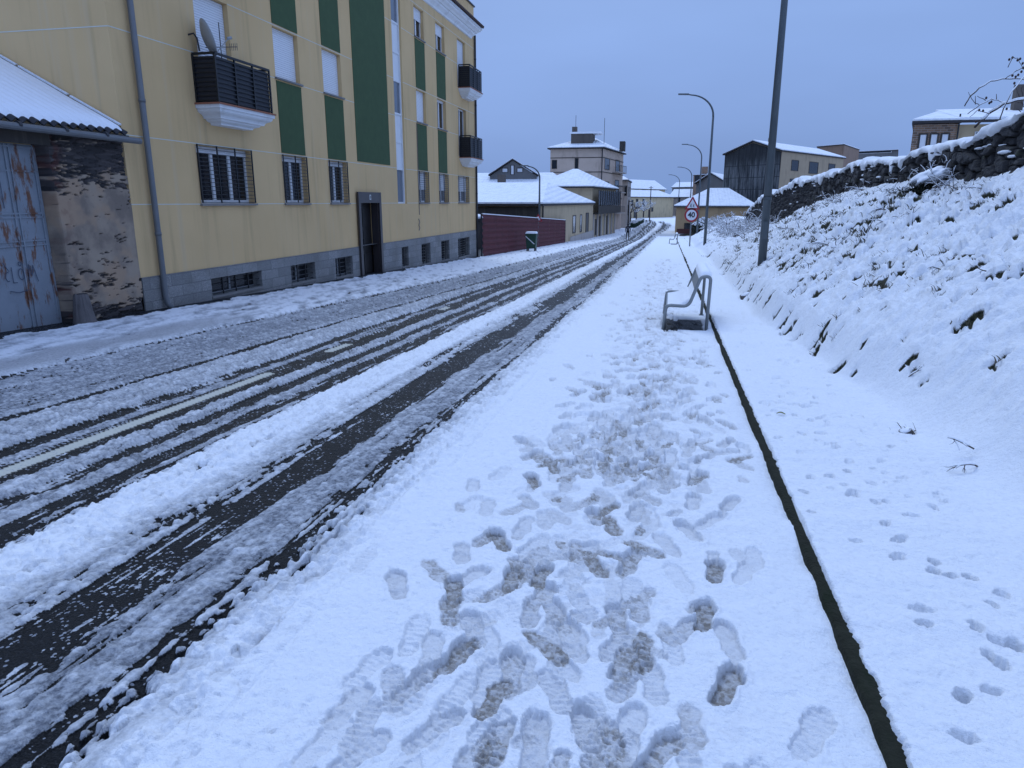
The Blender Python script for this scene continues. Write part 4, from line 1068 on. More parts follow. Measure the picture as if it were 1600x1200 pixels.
house('far_long_house', 'far pale terrace with a flat snowy roof right of the yellow house', 'house',
      [cor(1046, 232), cor(1092, 225), (cor(1092, 225)[0]+2, 240), (cor(1046, 232)[0]+2, 246)], -2.75, zat(1060, 309, 230), zat(1060, 297, 236), PALE,
      [(cor(1052, 240)[0], 238), (cor(1090, 240)[0], 233)], .6, [(0, .3, .36, 1, 2.6)])
house('distant_terrace', 'distant grey terrace seen above the long snowy roof', 'house',
      [cor(1049, 300), cor(1090, 290), (cor(1090, 290)[0]+2, 310), (cor(1049, 300)[0]+2, 320)], -2.75, zat(1060, 293, 295), zat(1060, 286, 305), GREYR,
      [(cor(1055, 305)[0], 303), (cor(1088, 300)[0], 299)], .6, [(0, .2, .3, 4.5, 6), (0, .5, .6, 4.5, 6)])
# right side
house('low_orange_house', 'low orange ochre house with snowy hip roof at the right hand corner', 'house',
      [cor(1057.5, 102), cor(1181, 102), (cor(1181, 102)[0], 112), (cor(1057.5, 102)[0], 112)], -2.75, zat(1110, 324, 102), zat(1110, 297, 107), OCH2,
      [(cor(1107, 107)[0], 107), (cor(1137, 107)[0], 107)], .5, [(0, .12, .3, -2.7, -1.3, 'dark'), (0, .34, .4, -2.7, -.7, 'door')],
      extra=lambda t, P, wp: B().prism([(P[0].x+.2, 101.9), (P[0].x+4, 101.9), (P[0].x+4, 101.97), (P[0].x+.2, 101.97)], -3, -2.0).build('plinth', M('maroon plinth', (.1, .035, .03), .8), t))
def corr_mat():
    m, nt, b = nmat('weathered fibre cement sheet')
    c1 = mixc(nt, ramp(nt, noise(nt, coords(nt, (1.6, 1.6, .12)), 2.2, 5, .7), .4, .6), (.03, .032, .034), (.15, .155, .155))
    sp = nt.nodes.new('ShaderNodeSeparateXYZ'); g = nt.nodes.new('ShaderNodeNewGeometry'); L(nt, g.outputs['Position'], sp.inputs[0])
    hi = ramp(nt, math_(nt, 'ADD', sp.outputs[2], math_(nt, 'MULTIPLY', noise(nt, coords(nt, (1.5, 1.5, .3)), 1, 3), 3)), 7.3, 9.2)
    c1 = mixc(nt, math_(nt, 'MULTIPLY', hi, .8), c1, (.018, .018, .018))
    row = math_(nt, 'LESS_THAN', math_(nt, 'FRACT', math_(nt, 'MULTIPLY', sp.outputs[2], .62)), .05)
    c1 = mixc(nt, row, c1, (.03, .03, .03))
    L(nt, c1, b.inputs['Base Color']); b.inputs['Roughness'].default_value = .9; return m
def ch_extra(t, P, wp):
    # corrugated cladding on the gable
    a, c = P[0], P[1]; n = 96; vs = []; fs = []; d = c-a; nr = Vector((d.y, -d.x, 0)).normalized()
    if nr.dot((a+c)/2-sum(P, Vector())/4) < 0: nr = -nr
    for i in range(n+1):
        f = i/n; o = .05+(.05 if i % 2 else 0); ztop = 8.05+(9.5-8.05)*(1-abs(f-.5)*2)
        p = a+d*f+nr*o; vs += [(p.x, p.y, -2), (p.x, p.y, ztop)]
    for i in range(n): fs.append((2*i, 2*i+2, 2*i+3, 2*i+1))
    B().add(vs, fs).build('cladding', corr_mat(), t)
    q = P[1].lerp(P[2], .25); B().box(q.x-4, q.x-3.4, q.y+2, q.y+2.6, 8.6, 10.4).build('chimney', DKBR, t)
    B().tube([(13.4, 111, 9.3), (13.4, 111, 12.9)], .04, 5).build('mast', IRON, t)
chA, chB, chC = cor(1133, 112, 245), cor(1221, 105, 245), cor(1318, 125, 252)
chD = (chA[0]+chC[0]-chB[0], chA[1]+chC[1]-chB[1])
mid = ((chA[0]+chB[0])/2, (chA[1]+chB[1])/2); mid2 = ((chC[0]+chD[0])/2, (chC[1]+chD[1])/2)
house('corrugated_gable_house', 'tall house with dark weathered corrugated gable and beige side wall', 'house', [chA, chB, chC, chD], -2.7, 8.1, 9.65, PLAST('brownish render', (.38, .29, .19), (.2, .15, .1), .5),
      [mid, mid2], .5, [(1, .15, .25, 5.8, 7.1), (1, .42, .56, 5.6, 7.1), (1, .74, .85, 5.7, 7.1), (1, .15, .25, 3.4, 4.6)], gable='front', extra=ch_extra)
house('grey_barn', 'small dark grey gabled barn left of the corrugated gable', 'barn',
      [cor(1086, 128), cor(1131, 120), (cor(1131, 120)[0]+4, 136), (cor(1086, 128)[0]+4, 144)], -2.7, zat(1100, 287, 125), zat(1112, 272, 125), GREYR,
      [(((cor(1086, 128)[0]+cor(1131, 120)[0])/2), 124), (((cor(1086, 128)[0]+cor(1131, 120)[0])/2+4), 140)], .5, [], gable='front')
house('brown_brick_block', 'distant brown brick block with stepped flat roof behind the street lamps', 'building',
      [cor(1081, 220), cor(1106, 215), (cor(1106, 215)[0]+3, 230), (cor(1081, 220)[0]+3, 236)], -2.7, zat(1090, 274, 218), 0, BRICK, None, .3, [(0, .1, .4, 7.2, 8.8), (0, .55, .85, 7.2, 8.8)],
      extra=lambda t, P, wp: B().box(P[0].x+2.3, P[1].x-.3, 221, 228, 9.6, 11.4).build('stair_tower', BRICK, t))
house('flat_roofed_block', 'distant brown block with parapet to the right of the corrugated house', 'building',
      [cor(1268, 150), cor(1309, 145), (cor(1309, 145)[0]+6, 160), (cor(1268, 150)[0]+6, 165)], -2.7, zat(1290, 229, 148), 0, BRICK, None, .2, [])
house('long_flat_block', 'distant long grey block with snowy ledge beyond the stone wall', 'building',
      [cor(1300, 175), cor(1392, 168), (cor(1392, 168)[0]+6, 190), (cor(1300, 175)[0]+6, 196)], -2.7, zat(1340, 238, 172), 0, GREYR, None, .3, [(0, .1, .9, 11.6, 12.0, 'white')])
def br_extra(t, P, wp):
    q = P[0].lerp(P[1], 1.0)
    B().box(P[1].x-.0, P[1].x+9, 50.3, 58, 2, 6.12).build('plaster_wing', BEIGE, t)
    for k in range(2):
        f = B().box(P[1].x+1.1+k*.8, P[1].x+1.65+k*.8, 50.24, 50.297, 4.8, 5.7).build('window', WHITE, t)
        B().box(P[1].x+1.15+k*.8, P[1].x+1.6+k*.8, 50.225, 50.238, 4.85, 5.65).build('pane', PALEGLASS, f)
    B().tube([(P[1].x+.05, 49.93, 6.7), (P[1].x+.05, 49.93, 3)], .05, 6).build('drainpipe', DARKPIPE, t)
    e = B().add([(P[1].x-.1, 49.5, 6.15), (P[1].x+9.5, 49.5, 6.15), (P[1].x+9.5, 54, 7.1), (P[1].x-.1, 54, 7.1), (P[1].x-.1, 49.5, 6.30), (P[1].x+9.5, 49.5, 6.30), (P[1].x+9.5, 54, 7.25), (P[1].x-.1, 54, 7.25)], [(0,1,2,3),(4,5,6,7),(0,1,5,4),(1,2,6,5),(2,3,7,6),(3,0,4,7)])
    e.build('wing_roof', ROOFT, t)
    e = B().add([(v[0], v[1]+(.06 if v[1] < 50 else 0), v[2]+.16) for v in e.v], e.f); e.build('wing_snow', RSNOW, t)
    B().box(cor(1580, 53, 160)[0], cor(1580, 53, 160)[0]+.5, 52.5, 53, 6.9, 8.6).build('chimney', DKBR, t)
house('brick_house', 'brown brick house with three shuttered windows above the stone wall', 'house',
      [cor(1427, 50, 200), cor(1497, 50, 190), (cor(1497, 50, 190)[0]+1, 58), (cor(1429, 58, 200)[0]+.1, 58)], 1, 6.15, 7.1, BRICKC, [(cor(1455, 54, 180)[0]+.6, 54), (cor(1500, 54, 180)[0]+1, 54)], .5,
      [(0, .18, .33, 4.75, 5.55, 'shut'), (0, .43, .58, 4.75, 5.55, 'shut'), (0, .68, .83, 4.75, 5.55, 'shut')], extra=br_extra)

# ------------------------------------------------------------------ stone wall on the bank
WT_Y = [0, 8, 10.5, 12.4, 14.9, 18.7, 21.5, 26.5, 31.5, 36, 41, 46, 50.4, 52]
WT_Z = [2.95, 2.9, 2.9, 2.80, 2.62, 2.52, 2.52, 2.46, 2.38, 2.2, 2.0, 1.6, 1.05, .6]
def wtop(y): return np.interp(y, WT_Y, WT_Z)+.13*(fbm(np.asarray(y)*1.1, np.asarray(y)*0, 401, 3)-.5)*2+.06*(vn(np.asarray(y)*3.3, np.asarray(y)*0, 402)-.5)
def stone_wall():
    t = thing('dry_stone_wall', 'dark dry stone wall capped with lumpy snow along the top of the bank', 'wall', (XW, 12, 2))
    ys = []; y = 1.0
    while y < 51.5: ys.append(y); y += max(.016, .0022*y)
    ys = np.array(ys); nz = 150
    f = np.concatenate([np.linspace(0, 1, nz)]); Yg, Fg = np.meshgrid(ys, f); y = Yg.ravel(); fr = Fg.ravel()
    zb = np.interp(y, HB_Y, HB_Z)-.55; zt = wtop(y); z = zb+(zt-zb)*fr
    jit = fbm(y*2.5, z*2.5, 405, 3)
    w1, w2, wi = worley(y*3.1+jit*1.3, z*6.4+jit*1.6, 403)
    w3, w4, wj = worley(y*7+3, z*15, 404)
    usebig = 1.0
    bul = (wi-.35)*.13+.05*ss(0, .22, w2-w1)-.09*(1-ss(0, .12, w2-w1))+.02*(wj-.5)+.03*(fbm(y*14, z*14, 406, 3)-.5)
    ivy = ss(26, 31, y)
    bul = bul*(1-.5*ivy)+ivy*(fbm(y*5, z*7, 407, 4)-.4)*.35
    x = XW-.05-bul+.10*(z-zb)
    x = np.where(fr > .97, x+(fr-.97)*4, x)
    m, nt, b = nmat('dark field stone')
    a = nt.nodes.new('ShaderNodeAttribute'); a.attribute_name = 'tone'; a2 = nt.nodes.new('ShaderNodeAttribute'); a2.attribute_name = 'joint'; v = coords(nt)
    c = mixc(nt, a.outputs['Fac'], (.010, .010, .012), (.05, .047, .048)); c = mixc(nt, ramp(nt, noise(nt, v, 16, 5, .7), .45, .7), c, (.035, .032, .03))
    c = mixc(nt, ramp(nt, noise(nt, v, 5, 4), .62, .7), c, (.05, .052, .035)); c = mixc(nt, a2.outputs['Fac'], c, (.008, .008, .008))
    L(nt, c, b.inputs['Base Color']); b.inputs['Roughness'].default_value = .85; bump(nt, b, noise(nt, v, 30, 5, .7), .8, .02)
    o = npmesh('stonework', np.stack([x-XW, y-12, z-2], 1), gridfaces(nz, len(ys))[:, ::-1], m, dict(tone=wi*.7+wj*.3, joint=1-ss(0, .1, w2-w1)), parent=t)
    # top, back and end
    bk = B(); yy = ys[::6]
    zt2 = wtop(yy); 
    vs = []; fs = []
    for q, zq in zip(yy, zt2): vs += [(XW+.1, q, zq-.02), (XW+.55, q, zq-.05), (XW+.6, q, -2.0)]
    for i in range(len(yy)-1): fs += [(3*i, 3*i+1, 3*i+4, 3*i+3), (3*i+1, 3*i+2, 3*i+5, 3*i+4)]
    bk.add(vs, fs); yl = ys[-1]; bk.add([(XW-.1, yl, -2.2), (XW+.6, yl, -2.2), (XW+.6, yl, 1.0), (XW-.0, yl, 1.0)], [(0, 1, 2, 3)])
    bk.build('wall_back', m, t)
    # snow cap: lumps draped over the coping stones
    sec = [0, .12, .25, .4, .6, .8, 1.0]
    w1, w2, wi = worley(ys*1.9+.7, ys*0+.3, 411)
    th = .04+.13*ss(.15, .6, fbm(ys*1.4, ys*0, 412, 3))*np.clip(1.15-w1*1.0, .35, 1)+.03*(fbm(ys*9, ys*0, 418, 3)-.5); drip = .02+.22*ss(.55, .8, fbm(ys*2.6, ys*0, 413, 3))+.10*(vn(ys*7, ys*0, 414)-.5)
    gap = ss(.24, .36, fbm(ys*2.1, ys*0, 416, 2)); th = th*gap+.005
    zt2 = wtop(ys)
    V = []
    prof = [(-.075, -1.0, .0), (-.15, -.8, .12), (-.16, -.35, .4), (-.13, 0, .75), (-.04, 0, 1.0), (.12, 0, 1.08), (.3, 0, 1.0), (.5, 0, .7), (.6, -.3, 0)]
    for k, (dx, dr, tf) in enumerate(prof):
        nx = .05*(vn(ys*5, ys*0+k*.7, 417)-.5)
        top_x = XW+.10+.10*1.0
        V.append(np.stack([top_x-.08+dx+nx-.03, ys, zt2-.01+dr*np.maximum(drip, 0)*gap+tf*th+.012*(vn(ys*13, ys*0+k*.8, 419)-.5)], 1))
    V = np.stack(V, 0).reshape(-1, 3)
    npmesh('snow_cap', V-np.array([XW, 12, 2]), gridfaces(len(prof), len(ys)), SNOW, parent=t)
    # snow lodged on ledges of the face
    sb = B()
    bm = bmesh.new(); bmesh.ops.create_icosphere(bm, subdivisions=2, radius=1); iv = [v.co.copy() for v in bm.verts]; ifc = [tuple(v.index for v in f_.verts) for f_ in bm.faces]; bm.free()
    for i in range(60):
        yq = 9*math.exp(random.uniform(0, 1.7)); zb_ = float(np.interp(yq, HB_Y, HB_Z)); zt_ = float(wtop(yq)); zq = zb_+(zt_-zb_)*random.uniform(.35, .98)
        r0 = random.uniform(.03, .075)*(1+.02*yq); xq = XW-.1+.10*(zq-zb_+.55)
        sx, sy, sz = r0*.8, r0*random.uniform(1.2, 2.6), r0*random.uniform(.25, .4); ph = random.uniform(0, 6)
        sb.add([(xq+v.x*sx, yq+v.y*sy*(1+.2*math.sin(v.x*3+ph)), zq+v.z*sz+.35*v.y*sy*random.choice((0, .0))) for v in iv], ifc)
    sb.build('ledge_snow', SNOW, t, smooth=True)
stone_wall()

# ------------------------------------------------------------------ plants on the bank
LEAFM = M('dark winter leaves', (.012, .017, .007), .7, .5, 30, bmp=0); DRY = M('dry grass stems', (.09, .075, .045), .8, .4, 20, bmp=0); TWIG = M('bare twig', (.05, .035, .03), .8, .3, 20, bmp=0)
def blades(bld, c, n, ln, sp, down=(-.6, -.2, -.2)):
    for i in range(n):
        a = Vector(c)+Vector((random.gauss(0, sp), random.gauss(0, sp), random.uniform(-.02, .02)))
        d = Vector((random.gauss(0, .5)+down[0]*.6, random.gauss(0, .5)+down[1], random.uniform(.2, 1.0))).normalized(); l = ln*random.uniform(.4, 1)
        m_ = a+d*l*.6; e = m_+(d+Vector(down)*1.2).normalized()*l*.5
        s_ = Vector((random.gauss(0, 1), random.gauss(0, 1), 0)).normalized()*ln*random.uniform(.025, .06)
        bld.add([a-s_, a+s_, m_+s_*.8, m_-s_*.8, e], [(0, 1, 2, 3), (3, 2, 4)])
def tufts():
    g1, g2 = B(), B()
    hs = [h for h in HOLES]
    zz_ = gzs([h[0] for h in hs], [h[1] for h in hs])
    for h, z in zip(hs, zz_):
        if h[0] < 1.75 or h[0] > 4.95: continue
        n = int(12+min(h[2], .3)*170)
        blades(g1, (h[0], h[1], z-.01), n, .035+min(h[2], .3)*.26, h[2]*.45)
        if random.random() < .3: blades(g2, (h[0], h[1], z+.01), n//3+2, .09+min(h[2], .25)*.5, h[2]*.5)
    o = g1.build('grass_tufts', LEAFM); tag(o, 'dark green grass and ivy poking through the snow of the bank', 'grass', kind='stuff')
    o = g2.build('dry_grass', DRY); tag(o, 'straw coloured dry stems poking out of the snowy bank', 'dry grass', kind='stuff')
tufts()
def twigs():
    b = B(); s = B()
    def twig(p, d, l, r_, lvl=0):
        pts = [Vector(p)]; dd = Vector(d).normalized(); n = 5
        for k in range(n):
            dd = (dd+Vector((random.gauss(0, .22), random.gauss(0, .22), random.gauss(0, .18)-.09))).normalized(); pts.append(pts[-1]+dd*l/n)
        b.tube(pts, [r_*(1-.75*k/n) for k in range(n+1)], 4, False)
        if r_ > .0025 and random.random() < .75:
            sp = [q+Vector((0, 0, r_*1.3)) for q in pts[1:]]; s.tube(sp, [r_*(1.25-.6*k/n) for k in range(n)], 5, False)
        if lvl < 2:
            for k in range(random.randint(1, 3)):
                q = pts[random.randint(1, n-1)]; twig(q, dd+Vector((random.gauss(0, .8), random.gauss(0, .8), random.gauss(0, .4))), l*.5, r_*.6, lvl+1)
    spots = []
    for px, py in [(1441,285),(1450,290),(1430,292),(1462,300),(1475,290),(1490,300),(1320,290),(1300,300),(1340,285),(1285,310),(1350,300),(1395,330),(1405,345),(1310,345),(1270,345),(1250,360),(1475,420),(1550,430),(1310,385),(1360,375),(1420,340),(1535,735),(1548,712),(1418,590),(1300,320),(1280,330)]:
        q = hit(px, py)
        if q: spots.append((q[0], q[1], .35 if py < 400 else .14))
    for i in range(110):
        yv = random.uniform(30, 72); spots.append((random.uniform(3.0, 4.9), yv, random.uniform(.3, .7)))
    for i in range(14):
        yv = random.uniform(11, 24); spots.append((random.uniform(4.0, 4.9), yv, random.uniform(.15, .3)))
    zz_ = gzs([q[0] for q in spots], [q[1] for q in spots])
    for q, z in zip(spots, zz_):
        for k in range(4 if q[2] > .2 else 2):
            twig((q[0]+random.gauss(0, .08), q[1]+random.gauss(0, .1), z-.02), (random.gauss(-.3, .6), random.gauss(0, .6), random.uniform(.3, 1.1)), q[2]*random.uniform(.7, 1.5), .004+.006*q[2]+.00012*q[1])
    o = b.build('bramble_twigs', TWIG); tag(o, 'tangled bare bramble twigs sticking out of the snowy bank', 'brambles', kind='stuff')
    o = s.build('twig_snow', SNOW); tag(o, 'thin lines of snow lying along the bramble twigs', 'snow', kind='stuff')
twigs()
def briar():
    p0 = atY(1530, 220, 14.0)
    t = thing('briar_bush', 'bare arching briar with dark rose hips leaning over the wall end', 'bush', p0)
    b = B(); s = B(); h = B()
    def P(px, py, Y=13.6): return atY(px, py, Y)
    arcs = [[(1523,199),(1545,178),(1568,163),(1590,157),(1625,150)], [(1507,166),(1515,152),(1530,138),(1548,127),(1572,123),(1600,124),(1630,118)], [(1562,187),(1568,170),(1580,145),(1600,120),(1622,96)],
            [(1512,178),(1530,165),(1548,155),(1560,157),(1572,162)], [(1600,168),(1592,150),(1587,135),(1585,130)], [(1575,105),(1582,90),(1590,91),(1597,104),(1602,112)], [(1571,123),(1585,113),(1600,104),(1625,90)],
            [(1530,164),(1522,160),(1516,150),(1513,144)], [(1557,155),(1557,147)], [(1524,163),(1524,150)], [(1540,157),(1527,150)], [(1545,178),(1528,172),(1515,183)], [(1600,140),(1618,130)], [(1588,170),(1600,178),(1620,182)], [(1590,160),(1610,166),(1630,160)], [(1600,120),(1606,140),(1612,160),(1640,185)],[(1598,150),(1596,138),(1606,128)]]
    for k, a in enumerate(arcs):
        Y = 13.4+.35*math.sin(k*2.1); pts = [P(x_, y_, Y+.12*math.sin(i*1.7+k)) for i, (x_, y_) in enumerate(a)]
        # smooth
        fine = []
        for i in range(len(pts)-1):
            for j in range(4): fine.append(pts[i].lerp(pts[i+1], j/4)+Vector((0, 0, .006*math.sin(j*1.5+i))))
        fine.append(pts[-1]); r0 = .017 if k == 0 else (.009 if k < 3 else .006)
        b.tube(fine, [r0*(1-.45*i/len(fine)) for i in range(len(fine))], 6)
        if k in (0, 1, 2, 3, 6): s.tube([q+Vector((0, 0, r0*1.3)) for q in fine[2:]], [r0*(1.2 if k == 0 else .9)]*len(fine[2:]), 6)
    b.build('branch', TWIG, t, smooth=True); s.build('snow', SNOW, t, smooth=True)
    bm = bmesh.new(); bmesh.ops.create_icosphere(bm, subdivisions=2, radius=.017); iv = [v.co.copy() for v in bm.verts]; ifc = [tuple(v.index for v in f_.verts) for f_ in bm.faces]; bm.free()
    HIP = M('dark rose hip', (.03, .012, .014), .4, .3, 20, bmp=0)
    for (x_, y_) in [(1577,93),(1582,90),(1590,94),(1594,92),(1582,118),(1587,120),(1591,117),(1596,112),(1541,153),(1549,159),(1546,161),(1530,172),(1573,170),(1599,106),(1585,130),(1525,190),(1536,173),(1598,99)]:
        c = P(x_, y_, 13.45+random.uniform(-.2, .2)); hb = B().add([c+Vector((v.x, v.y, v.z*1.35)) for v in iv], ifc); hb.build('rose_hip', HIP, t, smooth=True)
briar()

# stones showing on the bank
def bank_stone(px, py, r_, label):
    q = hit(px, py)
    if not q: return
    z = gz(*q); bm = bmesh.new(); bmesh.ops.create_icosphere(bm, subdivisions=3, radius=r_)
    for v in bm.verts:
        v.co += v.normal*random.uniform(-.05, .05)*r_*2; v.co.z *= .55
    me = bpy.data.meshes.new('stone'); bm.to_mesh(me); bm.free()
    t = thing('field_stone', label, 'stone', (q[0], q[1], z))
    o = link('rock', me, STONEG, t, True); o.location = (0, 0, .0); o.rotation_euler = (.2, -.4, .4)
    sm = B(); bm = bmesh.new(); bmesh.ops.create_icosphere(bm, subdivisions=3, radius=r_*.8)
    for v in bm.verts: v.co.z *= .35
    me2 = bpy.data.meshes.new('snow'); bm.to_mesh(me2); bm.free(); o2 = link('snow', me2, SNOW, t, True); o2.location = (-.1*r_, .0, r_*.36); o2.rotation_euler = (.1, -.4, 0)
bank_stone(1414, 684, .05, 'small stone showing low on the snowy bank near the animal tracks')
bank_stone(1305, 586, .06, 'dark stone poking out at the foot of the bank')
bank_stone(1165, 466, .12, 'dark mossy stone at the foot of the bank behind the bench')

def leaf():
    x, y = gpt(1218, 661); z = gz(x, y)+.012; vs = []; n = 9
    for k in range(n):
        f = k/(n-1); w = .014*math.sin(math.pi*f)**.8; c = Vector((x-.03+.07*f, y+.015*f, z+.008*math.sin(f*4)))
        vs += [c+Vector((-.2*w, -w, .004)), c, c+Vector((.2*w, w, .006))]
    fs = []
    for k in range(n-1): fs += [(3*k, 3*k+1, 3*k+4, 3*k+3), (3*k+1, 3*k+2, 3*k+5, 3*k+4)]
    o = B().add(vs, fs).build('fallen_leaf', M('yellow green leaf', (.17, .17, .03), .6, .3, 90, bmp=0)); md = o.modifiers.new('s', 'SOLIDIFY'); md.thickness = .0012
    tag(o, 'single yellow green leaf lying on the snow right of the edging', 'leaf')
leaf()
# ------------------------------------------------------------------ street lamps
def lamp(x, y, h=8.8, arm=1.65, near=False, label='', ztop=None, zb=None, side=-1):
    z = gz(x, y)-.05 if zb is None else zb
    t = thing('street_lamp', label, 'street lamp', (x, y, z), 'street lamps along the street')
    n = 20 if near else 10; r0, r1 = .095, .05
    b = B().tube([(x, y, z), (x, y, z+h*.5), (x, y, z+h*.86)], [r0, r0*.78, r1+.01], n); b.build('pole', LAMPM, t, smooth=True)
    c = B().tube([(x, y, z+1.62), (x, y, z+1.68)], [r0+.004, r0+.004], n)
    if near: c.build('collar', LAMPM, t)
    if near: B().box(x-.05, x+.05, y-r0-.006, y-.03, z+.75, z+1.15).build('hatch', LAMPM, t)
    pts = []; hh = h*.86; rad = h*.14
    for k in range(11):
        a = k/10*math.pi/2*.95; pts.append((x+side*(rad*1.15*(1-math.cos(a))), y, z+hh+rad*math.sin(a)*.98))
    e = pts[-1]; pts.append((x+side*arm*.9, y, e[2]+.05))
    B().tube(pts, [r1+.01-.025*k/len(pts) for k in range(len(pts))], n).build('arm', LAMPM, t, smooth=True)
    xx = x+side*arm*.85
    hd = B(); L_ = .62
    for k in range(1): hd.add([(xx, y-.07, e[2]+.09), (xx, y+.07, e[2]+.09), (xx+side*L_, y+.12, e[2]+.10), (xx+side*L_, y-.12, e[2]+.10), (xx, y-.08, e[2]+.0), (xx, y+.08, e[2]+.0), (xx+side*L_, y+.13, e[2]+.03), (xx+side*L_, y-.13, e[2]+.03)], [(0,1,2,3),(4,5,6,7),(0,1,5,4),(1,2,6,5),(2,3,7,6),(3,0,4,7)])
    hd.build('lamp_head', LAMPM, t, bevel=.02)
    return t
lamp(2.1, 17.36, 9.6, 1.7, True, 'nearest thick grey lamp post rising from the bank out of the picture', zb=.02)
lamp(2.1, 45.5, 8.75, 1.7, label='second curved lamp post, beside the speed limit sign', zb=-1.1)
lamp(atY(1093, 300, 75).x, 75, 8.9, 1.6, label='third curved lamp post, lower than the second and behind the signs', zb=-1.9)
lamp(atY(1079.5, 300, 104).x, 104, 8.9, 1.6, label='fourth curved lamp post in the row, before the low orange house', zb=-2.75)
lamp(atY(1061, 300, 133).x, 133, 8.9, 1.6, label='farthest small lamp post of the right hand row', zb=-2.75)
lamp(atY(843, 300, 54).x-.0, 54, 5.9, 1.0, label='lamp post behind the red fence with its arm towards the left', zb=-1.75)

# ------------------------------------------------------------------ benches
BENCHM = M('grey bench steel', (.24, .255, .255), .42, .12, 12, metal=.25, bmp=.06)
def bez(pts, r_=.07, n=6):
    out = [Vector(pts[0])]
    for i in range(1, len(pts)-1):
        a, p, b_ = Vector(pts[i-1]), Vector(pts[i]), Vector(pts[i+1]); r1 = min(r_, (a-p).length*.48, (b_-p).length*.48)
        s = p+(a-p).normalized()*r1; e = p+(b_-p).normalized()*r1
        for k in range(n+1):
            t = k/n; out.append(s*(1-t)**2+p*2*t*(1-t)+e*t*t)
    out.append(Vector(pts[-1])); return out
def bench(y0, label, ln=1.75):
    x0 = -.03; zg = float(base_z(np.array([.3]), np.array([y0]))[0])+.01
    t = thing('bench', label, 'bench', (x0, y0, zg), 'metal benches on the right pavement')
    def S_(y): # side frame outline in x-z
        return [(x0, y, zg), (x0+.03, y, zg+.40), (x0+.36, y, zg+.385), (x0+.52, y, zg+.84), (x0+.66, y, zg+.84), (x0+.64, y, zg)]
    for y in (y0, y0+ln):
        p = [Vector(q) for q in S_(y)]
        b = B().tube(bez([p[0], p[1], p[2]], .08)[:-1]+bez([p[1].lerp(p[2], .35), p[2], p[3], p[4], p[5]], .095)[1:], .025, 12)
        b.build('side_frame', BENCHM, t, smooth=True)
        B().box(x0+.6, x0+.68, y-.05, y+.05, zg-.02, zg+.012).build('foot_plate', BENCHM, t)
        B().tube([(x0+.025, y+.1, zg), (x0+.025, y+.1, zg+.38)], .018, 8).build('leg', BENCHM, t, smooth=True)
    prof = bez([(x0+.03, 0, zg+.37), (x0+.36, 0, zg+.36), (x0+.52, 0, zg+.80)], .10)
    # perforated seat sheet
    vs = []; fs = []
    for q in prof: vs += [(q.x, y0+.04, q.z), (q.x, y0+ln-.04, q.z)]
    for i in range(len(prof)-1): fs.append((2*i, 2*i+1, 2*i+3, 2*i+2))
    o = B().add(vs, fs).build('seat', BENCHM, t); md = o.modifiers.new('s', 'SOLIDIFY'); md.thickness = .008
    # snow on the seat and back
    ny = 60; ysn = np.linspace(y0+.03, y0+ln-.03, ny); V = []
    prs = bez([(x0+.05, 0, zg+.375), (x0+.36, 0, zg+.365), (x0+.45, 0, zg+.62)], .10); m = len(prs)
    for i, q in enumerate(prs):
        f = i/(m-1); th = .085*math.sin(min(1, (f+.0)*4)*math.pi/2)*math.sin(min(1, (1-f)*2.2)*math.pi/2)
        e = np.minimum(1, np.minimum(ysn-ysn[0], ysn[-1]-ysn)/.07)**.5
        V.append(np.stack([q.x-.25*th*e*f, ysn, q.z+.004+th*e*(1+.3*(fbm(ysn*5, ysn*0+f*3, 501, 3)-.5))], 1))
    npmesh('seat_snow', np.stack(V, 0).reshape(-1, 3)-np.array(t.location), gridfaces(m, ny)[:, ::-1], SNOW, parent=t)
    V = []; th0 = .075
    for i in range(9):
        a = math.pi*i/8; e = np.minimum(1, np.minimum(ysn-ysn[0], ysn[-1]-ysn)/.09)**.5
        V.append(np.stack([x0+.585-math.cos(a)*.095*(.8+.2*e), ysn, zg+.845+math.sin(a)*th0*e*(1+.3*(fbm(ysn*4, ysn*0, 502, 3)-.5))-.05*(i in (0,))], 1))
    npmesh('back_snow', np.stack(V, 0).reshape(-1, 3)-np.array(t.location), gridfaces(9, ny)[:, ::-1], SNOW, parent=t)
    B().tube([(x0+.585, y0, zg+.84), (x0+.585, y0+ln, zg+.84)], .018, 8).build('back_rail', BENCHM, t)
bench(11.0, 'grey tubular steel bench heaped with snow beside the edging, nearest the camera')
bench(61.0, 'far grey tubular bench on the snowy pavement near the signs')

